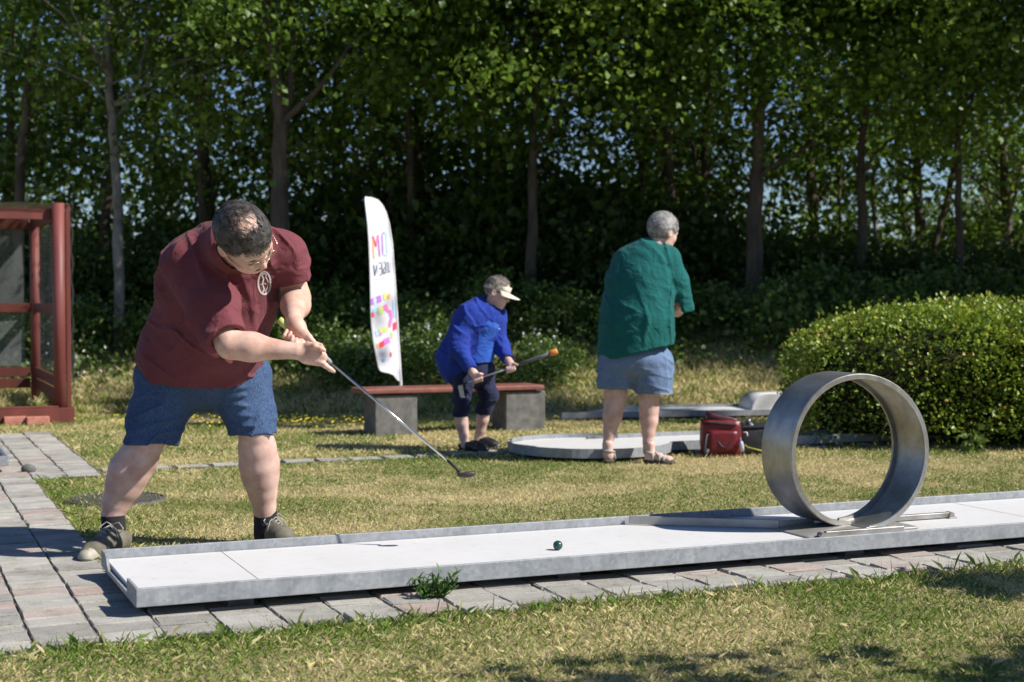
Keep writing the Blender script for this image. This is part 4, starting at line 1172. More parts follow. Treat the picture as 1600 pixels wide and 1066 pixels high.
# ================================================================== FIGURES: implicit surfaces meshed by surface nets
class Field:
    def __init__(s, lo, hi, h):
        s.h = h; s.lo = np.array(lo, np.float32); n = np.ceil((np.array(hi) - s.lo) / h).astype(int) + 1
        s.n = n
        s.ax = [s.lo[i] + h * np.arange(n[i], dtype=np.float32) for i in range(3)]
        s.v = np.full(n, .5, np.float32)
    def like(s):
        f = Field.__new__(Field); f.h, f.lo, f.n, f.ax = s.h, s.lo, s.n, s.ax
        f.v = np.full(s.n, .5, np.float32); return f
    def sub(s, lo, hi):
        i0 = np.clip(((np.array(lo) - s.lo) / s.h).astype(int) - 1, 0, s.n - 1)
        i1 = np.clip(((np.array(hi) - s.lo) / s.h).astype(int) + 3, 1, s.n)
        sl = tuple(slice(int(a), int(b)) for a, b in zip(i0, i1))
        X = s.ax[0][sl[0]][:, None, None]; Y = s.ax[1][sl[1]][None, :, None]; Z = s.ax[2][sl[2]][None, None, :]
        return sl, X, Y, Z
    def put(s, sl, d, k):
        a = s.v[sl]
        if a.size == 0: return
        if k > 0:
            h = np.maximum(k - np.abs(a - d), 0) / k
            s.v[sl] = np.minimum(a, d) - h * h * k * .25
        else: s.v[sl] = np.minimum(a, d)
    @staticmethod
    def cone_d(X, Y, Z, a, b, ra, rb, nrm=None, fl=1.0):
        a = np.array(a, np.float32); b = np.array(b, np.float32); ba = b - a; L2_ = max(float(ba @ ba), 1e-8)
        px, py, pz = X - a[0], Y - a[1], Z - a[2]
        t = np.clip((px * ba[0] + py * ba[1] + pz * ba[2]) / L2_, 0, 1)
        qx, qy, qz = px - t * ba[0], py - t * ba[1], pz - t * ba[2]
        if nrm is not None:
            n = np.array(nrm, np.float32); n = n / np.linalg.norm(n)
            q = (qx * n[0] + qy * n[1] + qz * n[2]) * (1 / fl - 1)
            qx, qy, qz = qx + q * n[0], qy + q * n[1], qz + q * n[2]
        return np.sqrt(qx * qx + qy * qy + qz * qz) - (ra + (rb - ra) * t)
    def cone(s, a, b, ra, rb, k=.02, nrm=None, fl=1.0):
        a = np.array(a, float); b = np.array(b, float); m = max(ra, rb) + k + .02
        sl, X, Y, Z = s.sub(np.minimum(a, b) - m, np.maximum(a, b) + m)
        s.put(sl, s.cone_d(X, Y, Z, a, b, ra, rb, nrm, fl), k); return s
    def chain(s, pts, rs, k=.02, nrm=None, fl=1.0):
        for i in range(len(pts) - 1): s.cone(pts[i], pts[i + 1], rs[i], rs[i + 1], k, nrm, fl)
        return s
    def ell_d(s, X, Y, Z, c, r, R):
        px, py, pz = X - c[0], Y - c[1], Z - c[2]
        u = [(px * R[i][0] + py * R[i][1] + pz * R[i][2]) for i in range(3)]
        k0 = np.sqrt(sum((u[i] / r[i]) ** 2 for i in range(3))) + 1e-6
        k1 = np.sqrt(sum((u[i] / r[i] ** 2) ** 2 for i in range(3))) + 1e-6
        return k0 * (k0 - 1) / k1
    def ell(s, c, r, R=((1, 0, 0), (0, 1, 0), (0, 0, 1)), k=.02, sub=False):
        m = max(r) + k + .02; c = np.array(c, float)
        sl, X, Y, Z = s.sub(c - m, c + m)
        d = s.ell_d(X, Y, Z, c, r, R)
        if sub:
            a = s.v[sl]; h = np.maximum(k - np.abs(a + d), 0) / max(k, 1e-6)
            s.v[sl] = np.maximum(a, -d) + h * h * k * .25
        else: s.put(sl, d, k)
        return s
    def cut(s, c, n):
        """keep what lies on the side the normal points away from"""
        n = np.array(n, float); n /= np.linalg.norm(n); c = np.array(c, float)
        d = (s.ax[0][:, None, None] - c[0]) * n[0] + (s.ax[1][None, :, None] - c[1]) * n[1] + (s.ax[2][None, None, :] - c[2]) * n[2]
        s.v = np.maximum(s.v, d.astype(np.float32)); return s
    def carve(s, a, b, ra, rb, nrm=None, fl=1.0):
        a = np.array(a, float); b = np.array(b, float); m = max(ra, rb) + .03
        sl, X, Y, Z = s.sub(np.minimum(a, b) - m, np.maximum(a, b) + m)
        s.v[sl] = np.maximum(s.v[sl], -s.cone_d(X, Y, Z, a, b, ra, rb, nrm, fl)); return s
    def union(s, f, k=0.0):
        s.put(tuple(slice(None) for _ in range(3)), f.v, k); return s
    def near(s, band=.03):
        I = np.argwhere(np.abs(s.v) < band)
        p = s.lo + I * s.h
        return I, p
    def disp(s, fn, band=.03):
        I, p = s.near(band)
        s.v[I[:, 0], I[:, 1], I[:, 2]] += fn(p[:, 0], p[:, 1], p[:, 2]).astype(np.float32); return s
    def folds(s, segs, wid, amp):
        """raised folds (amp>0) along segments, tapering at both ends"""
        for sg in segs:
            a, b = np.array(sg[0], float), np.array(sg[1], float)
            w_ = sg[2] if len(sg) > 2 else wid; am = sg[3] if len(sg) > 3 else amp
            m = w_ * 3
            sl, X, Y, Z = s.sub(np.minimum(a, b) - m, np.maximum(a, b) + m)
            ba = b - a; L2_ = ba @ ba
            px, py, pz = X - a[0], Y - a[1], Z - a[2]
            t = np.clip((px * ba[0] + py * ba[1] + pz * ba[2]) / L2_, 0, 1)
            q = (px - t * ba[0]) ** 2 + (py - t * ba[1]) ** 2 + (pz - t * ba[2]) ** 2
            s.v[sl] -= (1.7 * am * np.exp(-q / (w_ * w_)) * np.sin(np.pi * np.clip(t, .04, .96)) ** .7).astype(np.float32)
        return s
    def mesh(s):
        v = s.v; n = s.n; ins = v < 0
        c = np.zeros((n[0] - 1, n[1] - 1, n[2] - 1), np.uint8)
        for dx in (0, 1):
            for dy in (0, 1):
                for dz in (0, 1):
                    c += ins[dx:n[0] - 1 + dx, dy:n[1] - 1 + dy, dz:n[2] - 1 + dz]
        act = (c > 0) & (c < 8)
        I = np.argwhere(act)
        idx = np.full(act.shape, -1, np.int32); idx[act] = np.arange(len(I))
        acc = np.zeros((len(I), 3)); cnt = np.zeros(len(I))
        cor = [(0, 0, 0), (1, 0, 0), (0, 1, 0), (1, 1, 0), (0, 0, 1), (1, 0, 1), (0, 1, 1), (1, 1, 1)]
        for a in range(8):
            for b in range(a + 1, 8):
                ca, cb = np.array(cor[a]), np.array(cor[b])
                if np.abs(ca - cb).sum() != 1: continue
                va = v[I[:, 0] + ca[0], I[:, 1] + ca[1], I[:, 2] + ca[2]]; vb = v[I[:, 0] + cb[0], I[:, 1] + cb[1], I[:, 2] + cb[2]]
                m = (va < 0) != (vb < 0)
                t = np.where(m, va / np.where(m, va - vb, 1), 0)
                acc += np.where(m[:, None], ca + (cb - ca) * t[:, None], 0); cnt += m
        V = s.lo + (I + acc / cnt[:, None]) * s.h
        F = []
        for ax in range(3):
            o1, o2 = [(1, 2), (2, 0), (0, 1)][ax]
            sh = [slice(1, n[i] - 1) for i in range(3)]; sh[ax] = slice(0, n[ax] - 1)
            A = ins[tuple(sh)]; sh2 = list(sh); sh2[ax] = slice(1, n[ax]); B = ins[tuple(sh2)]
            E = np.argwhere(A != B)
            if len(E) == 0: continue
            base_ = np.array([1, 1, 1]); base_[ax] = 0; E2 = E + base_
            fl_p = A[tuple(E.T)]
            e1 = np.zeros(3, int); e1[o1] = 1; e2 = np.zeros(3, int); e2[o2] = 1
            q = [E2 - e1 - e2, E2 - e2, E2, E2 - e1]
            q = [idx[tuple(x.T)] for x in q]
            quad = np.stack(q, 1)
            quad[~fl_p] = quad[~fl_p][:, ::-1]
            F.append(quad)
        F = np.concatenate(F); F = F[(F >= 0).all(1)]
        return V, F


def ridged(x, y, z, M_, seed, sharp=2.0):
    """creases: thin ridges of warped noise stretched by the 3x3 matrix M_"""
    wx = vn(x * 6 + seed, y * 6, z * 6) * .05; wy = vn(x * 6, y * 6 + seed, z * 6 + 9) * .05
    x, y, z = x + wx, y + wy, z + wx - wy
    a = M_[0][0] * x + M_[0][1] * y + M_[0][2] * z; b = M_[1][0] * x + M_[1][1] * y + M_[1][2] * z; c = M_[2][0] * x + M_[2][1] * y + M_[2][2] * z
    n = vn(a + seed, b + seed * .7, c + seed * 1.3)
    return np.clip(1 - np.abs(n) * 5.0, 0, 1) ** sharp
def wrinkles(x, y, z, along, amp, fa=4.0, fc=15.0, seed=1.0, cover=.0):
    """creases running along a direction, fading in and out over the cloth"""
    u = np.array(along, float); u /= np.linalg.norm(u)
    v = np.cross(u, (0, 1, 0)); v /= np.linalg.norm(v); w_ = np.cross(u, v)
    M_ = [u * fa, v * fc, w_ * fc * .8]
    m = np.clip(vn(x * 5 + seed * 3, y * 5, z * 5) * 2.6 + .5 + cover, 0, 1)
    return -amp * ridged(x, y, z, M_, seed) * m

def smooth_v(V, F, it=1, lam=.5):
    for _ in range(it):
        acc = np.zeros_like(V); cnt = np.zeros(len(V))
        for i in range(4):
            a, b = F[:, i], F[:, (i + 1) % 4]
            np.add.at(acc, a, V[b]); np.add.at(cnt, a, 1); np.add.at(acc, b, V[a]); np.add.at(cnt, b, 1)
        V = V + lam * (acc / np.maximum(cnt, 1)[:, None] - V)
    return V
def field_obj(name, fields, m, parent, it=1):
    Vs, Fs, o_ = [], [], 0
    for f in fields:
        V, F = f.mesh()
        k_it = it[len(Vs)] if isinstance(it, tuple) else it
        if k_it: V = smooth_v(V, F, k_it)
        Vs.append(V); Fs.append(F + o_); o_ += len(V)
    return link(name, mesh_np(name, np.concatenate(Vs), np.concatenate(Fs), True), m, parent)

# ---- materials for people
def skin(name, c1, c2):
    m, t, b = base(name)
    v = objco(t)
    c = ramp(t, noise(t, 14, 6, .65, v), [(.35, c1), (.65, c2)])
    t.links.new(c, b.inputs['Base Color'])
    setin(b, {'Roughness': .5, 'Specular IOR Level': .35, 'Subsurface Weight': .12, 'Subsurface Scale': .02})
    b.inputs['Subsurface Radius'].default_value = (1, .35, .2)
    bumpit(t, b, noise(t, 160, 4, .6, v), .25, .002)
    return m
m_skin = skin('skin', (.52, .30, .225), (.68, .46, .37))
m_skin_leg = skin('pale_skin', (.52, .31, .26), (.67, .47, .40))
def cloth(name, c1, c2, bs=8, weave=500, rough=.9, strength=.8, bd=.02):
    m, t, b = base(name)
    v = objco(t)
    t.links.new(ramp(t, noise(t, bs, 5, .6, v), [(.3, c1), (.7, c2)]), b.inputs['Base Color'])
    setin(b, {'Roughness': rough, 'Specular IOR Level': .2, 'Sheen Weight': .04, 'Sheen Roughness': .5})
    h = mth(t, 'ADD', noise(t, 11, 3, .5, v, 1.4), mth(t, 'MULTIPLY', noise(t, weave, 2, .5, v), .015))
    bumpit(t, b, h, strength, bd)
    return m
m_maroon = cloth('maroon_cotton', (.135, .036, .045), (.165, .048, .058))
m_green = cloth('teal_green_cotton', (.006, .085, .082), (.010, .115, .108))
m_blue = cloth('cobalt_fleece', (.014, .035, .24), (.022, .05, .31), rough=.95)
m_blue2 = cloth('blue_polo_cotton', (.025, .085, .40), (.035, .11, .46))
m_navy = cloth('navy_cotton', (.014, .018, .045), (.024, .028, .065))
def denim(name, a, b_, fade):
    m, t, b = base(name)
    v = objco(t)
    c = ramp(t, noise(t, 9, 6, .7, v), [(.3, a), (.72, b_)])
    c = mixc(t, .28, c, ramp(t, noise(t, 260, 3, .7, objco(t, (1, 1, .3))), [(.4, a), (.6, fade)]))
    t.links.new(c, b.inputs['Base Color'])
    setin(b, {'Roughness': .88, 'Specular IOR Level': .2})
    h = mth(t, 'ADD', noise(t, 13, 4, .55, v, 1.0), mth(t, 'MULTIPLY', noise(t, 400, 2, .5, v), .08))
    bumpit(t, b, h, .7, .012)
    return m
m_denim = denim('blue_denim', (.020, .042, .10), (.045, .085, .18), (.17, .25, .40))
m_denim2 = denim('faded_denim', (.078, .13, .245), (.125, .195, .325), (.34, .42, .55))
m_sock = mat('black_sock', (.012, .012, .016), (.02, .02, .025), 30, .95, bump=.3, bsc=200)
m_suede = mat('olive_grey_suede', (.10, .09, .065), (.17, .155, .115), 16, .9, bump=.4, bsc=120)
m_rubber = mat('dark_rubber_sole', (.04, .037, .03), (.07, .065, .05), 20, .85)
m_toe = mat('pale_rubber_toecap', (.30, .28, .22), (.42, .40, .33), 20, .6)
m_lace = mat('grey_laces', (.28, .27, .24), (.38, .37, .33), 60, .8)
m_hair_d = mat('dark_greying_hair', (.016, .013, .011), (.045, .04, .037), 70, .5, spec=.45, bump=.5, bsc=200, stretch=(1, 1, 1))
m_hair_g = mat('grey_hair', (.14, .13, .125), (.40, .39, .38), 40, .55, spec=.4, bump=.6, bsc=160)
m_hair_b = mat('brown_grey_hair', (.10, .08, .065), (.32, .28, .24), 40, .55, spec=.4, bump=.6, bsc=160)
m_eye = mat('eye', (.6, .58, .55), rough=.2)
m_chrome = mat('chromed_steel', (.62, .62, .62), rough=.16, metal=1.)
m_frame = mat('gold_glasses_frame', (.42, .36, .28), rough=.25, metal=.9)
m_blackp = mat('black_rubber_grip', (.012, .012, .013), (.025, .025, .027), 40, .6)
m_gripg = mat('grey_rubber_grip', (.20, .21, .24), (.27, .28, .31), 40, .6)

def frame3(L_, F_, U_):
    U_ = np.array(U_, float); U_ /= np.linalg.norm(U_); F_ = np.array(F_, float); F_ -= (F_ @ U_) * U_; F_ /= np.linalg.norm(F_)
    return np.cross(U_, F_), F_, U_

def head(f, c, F_, U_, s=1.0, hair=None, jaw=1.0):
    """adds a head to field f, returns a function from head coordinates (left, forward, up in metres) to world"""
    Lx, Fx, Ux = frame3(None, F_, U_)
    c = np.array(c, float)
    R = np.array([Lx, Fx, Ux])
    def W(x, y, z): return c + (Lx * x + Fx * y + Ux * z) * s
    f.ell(W(0, -.012, .035), (.076 * s, .096 * s, .090 * s), R, .0)
    f.ell(W(0, .022, -.015), (.066 * s, .070 * s, .085 * s), R, .04 * s)
    f.ell(W(0, .040, -.070), (.050 * s * jaw, .046 * s, .042 * s), R, .035 * s)      # jaw and chin
    f.ell(W(0, .062, -.092), (.022 * s, .018 * s, .018 * s), R, .025 * s)
    f.ell(W(0, .072, .026), (.052 * s, .018 * s, .012 * s), R, .02 * s)               # brow
    for q in (-1, 1):
        f.ell(W(q * .040, .058, -.020), (.022 * s, .022 * s, .022 * s), R, .02 * s)   # cheek
        f.ell(W(q * .032, .088, .008), (.017 * s, .012 * s, .011 * s), R, .010 * s, sub=True)
        f.ell(W(q * .032, .073, .007), (.014 * s, .013 * s, .012 * s), R, .004 * s)   # eyelids
    f.cone(W(0, .080, .012), W(0, .104, -.026), .008 * s, .011 * s, .012 * s)         # nose
    for q in (-1, 1): f.ell(W(q * .011, .094, -.030), (.008 * s, .010 * s, .007 * s), R, .006 * s)
    f.ell(W(0, .082, -.054), (.024 * s, .010 * s, .006 * s), R, .006 * s)             # lips
    f.ell(W(0, .080, -.064), (.020 * s, .011 * s, .007 * s), R, .006 * s)
    f.ell(W(0, .094, -.0585), (.022 * s, .008 * s, .0022 * s), R, .003 * s, sub=True)
    for q in (-1, 1):
        f.ell(W(q * .080, -.010, -.005), (.012 * s, .021 * s, .033 * s), R, .006 * s)  # ear
        f.ell(W(q * .091, -.004, -.003), (.006 * s, .010 * s, .018 * s), R, .004 * s, sub=True)
    return W, R

def hair_strips(name, W, R, s, m, parent, n, length, keep, fall=(0, 0, -1), th=.0022, base_r=(.082, .103, .098), jit=.35, cen=(0, -.012, .035)):
    """thin tapering locks over the skull, lying along the scalp"""
    Lx, Fx, Ux = R
    C0 = W(*cen)
    V, Fc = [], []
    cnt = 0
    tries = 0
    fa = np.array(fall, float)
    while cnt < n and tries < n * 30:
        tries += 1
        d = RNG.normal(size=3); d /= np.linalg.norm(d)
        if not keep(d): continue
        def surf(q): 
            q = q / np.linalg.norm(q); k = 1 / math.sqrt(sum((q[i] / base_r[i]) ** 2 for i in range(3))); return q * k
        g = fa - d * (fa @ d); g = g / (np.linalg.norm(g) + 1e-6) + RNG.normal(size=3) * jit * .6
        g -= d * (g @ d); g /= np.linalg.norm(g) + 1e-6
        ln = length * RNG.uniform(.6, 1.2)
        side = np.cross(d, g)
        w_ = th * RNG.uniform(.7, 1.4)
        k0 = len(V)
        nseg = 3
        for j in range(nseg + 1):
            t = j / nseg
            q = d + g * (ln * t / .09)
            p = surf(q) * (1 + .025 + .05 * math.sin(t * 2.6) * RNG.uniform(.5, 1.2)) if j else surf(q) * .985
            ww = w_ * (1 - t * .85)
            for sg in (-1, 1):
                l = p + side * sg * ww
                V.append(C0 + (Lx * l[0] + Fx * l[1] + Ux * l[2]) * s)
        for j in range(nseg): a = k0 + j * 2; Fc.append((a, a + 1, a + 3, a + 2))
        cnt += 1
    o = link(name, mesh_np(name, V, Fc, True), m, parent); o['kind'] = 'stuff'
    return o
def hair_cap(name, W, R, s, m, parent, keep_planes, r=(.080, .101, .096), h=.004, c=(0, -.014, .037), wave=.004):
    C0 = W(*c); m_ = .14 * s
    f = Field(C0 - m_, C0 + m_, h)
    f.ell(C0, tuple(q * s for q in r), R, 0)
    for (p, n) in keep_planes:
        nn_ = R[0] * n[0] + R[1] * n[1] + R[2] * n[2]
        f.cut(W(*p), nn_)
    for q in (-1, 1): f.ell(W(q * .085, .010, -.012), (.030 * s, .036 * s, .040 * s), R, .004, sub=True)
    f.disp(lambda x, y, z: vn(x * 55, y * 55, z * 55) * wave * 2.2 + vn(x * 130, y * 130, z * 130) * wave, .02)
    return field_obj(name, [f], m, parent, 1)

def fingers(f, wrist, palm_dir, nrm, curl, s=1.0, spread=.02, lens=(.070, .078, .073, .058), thumb=None, r=.0088, k=.006, widen=.038):
    """palm plus four fingers; nrm points out of the back of the hand; curl = bend at the three joints in radians"""
    wrist = np.array(wrist, float); d = np.array(palm_dir, float); d /= np.linalg.norm(d)
    n = np.array(nrm, float); n -= (n @ d) * d; n /= np.linalg.norm(n)
    sd = np.cross(d, n)                        # towards the index side
    f.cone(wrist - d * .02 * s, wrist + d * .035 * s, .026 * s, .030 * s, .015, n, .72)
    f.cone(wrist + d * .03 * s - sd * .018 * s, wrist + d * .085 * s - sd * .024 * s, .020 * s, .015 * s, .015, n, .8)
    f.cone(wrist + d * .03 * s + sd * .014 * s, wrist + d * .088 * s + sd * .024 * s, .022 * s, .015 * s, .015, n, .8)
    for i in range(4):
        off = (1.5 - i) / 1.5 * widen * .82
        b_ = wrist + d * (.088 - .004 * abs(i - 1)) * s + sd * off * s
        dd = d + sd * (1.5 - i) * spread
        cu = curl[i] if isinstance(curl[0], (list, tuple)) else curl
        p = b_; ang = 0
        for j, fr in enumerate((.48, .30, .24)):
            ang += cu[j]
            dir_ = dd / np.linalg.norm(dd) * math.cos(ang) - n * math.sin(ang)
            q = p + dir_ * lens[i] * fr * 1.18 * s
            f.cone(p, q, (r - .0006 * j) * s, (r - .0006 * (j + 1)) * s, k); p = q
    if thumb:
        pts = [wrist + (d * a + sd * b + n * c_) * s for a, b, c_ in thumb]
        f.chain(pts, [.015 * s, .0125 * s, .0105 * s, .009 * s][:len(pts)], .010)

def P3(px, py, Y): return np.array(P(px, py, Y))

# ================================================================== THE MAN IN THE MAROON SHIRT
man = tag(empty('person', (-1.35, 6.85, 0)), 'stout man in maroon T-shirt and denim shorts bending over a putter, wearing glasses', 'person')
hh = .0062
# joints
hipR, kneeR, ankR = P3(262, 598, 6.92), P3(224, 694, 6.80), P3(176, 815, 6.83)
hipL, kneeL, ankL = P3(378, 592, 6.95), P3(402, 676, 6.88), P3(414, 806, 7.02)
shR, elR, wrR = P3(290, 415, 6.52), P3(360, 539, 6.34), P3(462, 549, 6.34)
shL, elL, wrL = P3(447, 398, 6.66), P3(463, 466, 6.72), P3(459, 500, 6.45)
headc = P3(382, 374, 6.20)
# ---- bare body: legs, arms, neck, head, hands in one mesh (three grids meet inside the limbs)
def legs_field():
    f = Field((-2.05, 6.4, .05), (-.95, 7.25, .95), hh)
    for hip, knee, ank, prof in ((hipR, kneeR, ankR, [(231, 690, .072), (217, 714, .086), (203, 735, .094), (194, 758, .083), (183, 783, .062), (176, 806, .047), (176, 826, .044)]),
                                 (hipL, kneeL, ankL, [(398, 672, .074), (402, 700, .084), (405, 725, .091), (407, 745, .084), (410, 768, .066), (413, 790, .052), (415, 815, .047)])):
        Y0, Y1 = knee[1], ank[1]
        y0, y1 = prof[0][1], prof[-1][1]
        pts = [P3(a, b_, lerp(Y0, Y1, (b_ - y0) / (y1 - y0)) + (.02 * math.sin(math.pi * (b_ - y0) / (y1 - y0)))) for a, b_, r in prof]
        rs = [r for *_, r in prof]
        f.cone(hip, pts[0], .105, rs[0], .02)
        f.chain(pts, rs, .02)
        f.ell(pts[0] + np.array([0, -.020, -.01]), (.040, .038, .045), k=.03)       # kneecap
        f.ell(lerp(pts[2], pts[3], .2) + np.array([.0, .035, 0]), (.05, .048, .085), k=.04)  # calf
    f.cone(hipR, hipL, .10, .10, .06)
    return f
fleg = legs_field()
farm = Field((-1.75, 5.95, .72), (-.70, 6.95, 1.72), .0052)
for sh, el, wr, ra, rm, rw in ((shR, elR, wrR, .070, .057, .034), (shL, elL, wrL, .070, .060, .034)):
    farm.cone(sh, el, ra, rm * .97, .02)
    mid = lerp(el, wr, .35)
    farm.cone(el, mid, rm, rm * 1.0, .03); farm.cone(mid, wr, rm * .98, rw, .03)
    farm.ell(lerp(el, wr, .25), (.050, .047, .047), k=.04)
farm.cone(P3(354, 396, 6.52), headc + np.array([0, .06, -.01]), .080, .075, .03)       # neck
farm.cut(P3(470, 549, 6.34), (1, 0, -.3)) if False else None
Wm, Rm = head(farm, headc, (.60, -.06, -.80), (.17, -.89, .42), 1.27, jaw=1.12)
farm.ell(Wm(0, .03, -.085), (.055, .05, .03), Rm, .03)                                  # double chin
# hands on a finer grid
gA, gB = P3(440, 503, 6.44), P3(720, 737, 6.40)                                        # grip end, putter neck
sdir = (gB - gA) / np.linalg.norm(gB - gA)
def onshaft(px): t = (px - 440) / 280; return gA + (gB - gA) * t
fh = Field(P3(425, 600, 6.55) + np.array([0, -.30, -.02]), P3(535, 480, 6.45) + np.array([0.02, .16, .02]), .0030)
back = np.array([0, -1, 0.])
# right hand: open palm under the grip, index finger stretched down the shaft
fh.cone(lerp(elR, wrR, .7), wrR, .0440, .0335, .01)
dR = np.array([.80, -.05, -.28]); nR = np.array([-.22, -.72, -.62])
wr_ = P3(466, 549, 6.345)
sd = onshaft(500)
fh.cone(wr_, P3(484, 551, 6.34), .030, .037, .02, (0, 1, 0.2), .75)
fh.cone(P3(484, 548, 6.345), P3(503, 558, 6.345), .036, .024, .02, (0, 1, .2), .62)
fh.cone(P3(478, 560, 6.34), P3(498, 566, 6.35), .026, .018, .02, (0, 1, .2), .8)
fh.chain([P3(497, 565, 6.345), P3(508, 571, 6.335), P3(516, 577, 6.34), P3(521.5, 580.5, 6.345)], [.0135, .0115, .010, .0085], .008)      # index stretched down the shaft
fh.chain([P3(482, 541, 6.33), P3(492, 541, 6.315), P3(501, 545, 6.315), P3(506, 547, 6.32)], [.017, .0135, .011, .0095], .008)      # thumb on top
for k_, (ax_, ay_) in enumerate(((499, 560), (494, 558), (489, 556))):                  # three fingers wrapping beneath the grip
    a_ = P3(ax_, ay_, 6.36)
    fh.chain([a_, a_ + np.array([.012, .030, .010]), a_ + np.array([.012, .048, .032]), a_ + np.array([.002, .040, .055])], [.012, .0105, .0095, .0085], .006)
# left hand: over the top of the grip, fingers curled round it
fh.cone(lerp(elL, wrL, .6), wrL, .0470, .0335, .01)
fh.cone(wrL, P3(466, 512, 6.42), .031, .034, .02, (-.6, .4, .3), .8)
fh.cone(P3(464, 510, 6.42), P3(477, 525, 6.40), .034, .022, .02, (-.6, .6, .3), .8)
fh.cone(P3(460, 512, 6.43), P3(466, 526, 6.42), .028, .020, .02)
fh.chain([P3(476, 520, 6.40), P3(483, 527, 6.39), P3(489, 534, 6.385), P3(492.5, 538, 6.385)], [.015, .013, .011, .0095], .008)           # thumb down the grip
for k_, (pts_) in enumerate(([(466, 530, 6.40), (458, 534, 6.375), (452, 527, 6.36), (454, 520, 6.375)],
                             [(461, 528, 6.41), (451, 532, 6.385), (445, 525, 6.375), (448, 517, 6.39)],
                             [(470, 533, 6.39), (463, 537, 6.36), (457, 533, 6.345), (457, 526, 6.355)],
                             [(474, 535, 6.385), (468, 540, 6.355), (463, 538, 6.34), (463, 532, 6.345)])):
    fh.chain([P3(*q) for q in pts_], [.0125, .011, .0098, .009], .006)
body = field_obj('body', [fleg, farm, fh], None, man, (5, 2, 1))
body.data.materials.clear(); body.data.materials.append(m_skin); body.data.materials.append(m_skin_leg)
zl = np.empty(len(body.data.polygons) * 3, np.float32); body.data.polygons.foreach_get('center', zl)
body.data.polygons.foreach_set('material_index', (zl.reshape(-1, 3)[:, 2] < .60).astype(np.int32))

# ---- shorts
def shorts():
    f = Field((-1.98, 6.5, .42), (-.95, 7.25, .95), hh)
    f.ell(P3(316, 588, 6.93), (.300, .20, .15), k=0)
    for hip, mid, hem, r0, r1, r2, n_ in ((P3(268, 600, 6.92), P3(246, 650, 6.87), P3(232, 704, 6.82), .160, .125, .114, None),
                                     (P3(372, 596, 6.95), P3(388, 640, 6.92), P3(397, 690, 6.90), .160, .119, .106, None)):
        g = f.like()
        g.cone(hip, mid, r0, r1, .03); g.cone(mid, hem, r1, r2, .03)
        ax = (hem - mid) / np.linalg.norm(hem - mid)
        axc = ax * .25 + np.array([0, 0, -.75]); axc /= np.linalg.norm(axc)
        g.cut(hem - ax * .035, axc)
        # hem band stands a little proud, the opening is hollow
        hemr = f.like(); hemr.cone(hem - ax * .075, hem, r2 + .0035, r2 + .0035, 0); hemr.cut(hem - ax * .033, axc); hemr.cut(hem - ax * .062, -axc)
        g.union(hemr, .002)
        g.carve(hem - ax * .09, hem + ax * .1, r2 - .010, r2 - .010)
        f.union(g, .035)
    # folds: drag lines from crotch and hip
    cr = P3(322, 606, 6.85)
    F_ = []
    for (a, b_, w_, am) in [((345, 612), (400, 604), .010, .007), ((350, 624), (424, 612), .011, .008), ((352, 634), (424, 634), .010, .007), ((365, 652), (428, 646), .009, .006), ((368, 668), (425, 664), .009, .005),
                            ((300, 618), (232, 612), .012, .007), ((296, 636), (225, 640), .012, .006), ((262, 660), (210, 672), .012, .006), ((270, 672), (240, 640), .010, .006), ((283, 640), (250, 604), .013, .006)]:
        F_.append((P3(*a, 6.79), P3(*b_, 6.77), w_ * 1.5, am * 1.3))
    f.folds(F_, .01, .006)
    f.disp(lambda x, y, z: vn(x * 7, y * 7, z * 12) * .014 + vn(x * 22 + 5, y * 22, z * 30) * .004 + wrinkles(x, y, z, (1, 0, .25), .012, 4, 15, 3., .1) + wrinkles(x, y, z, (.5, 0, 1), .008, 4, 15, 6.), .03)
    return f
shf = field_obj('denim_shorts', [shorts()], m_denim, man, 1)

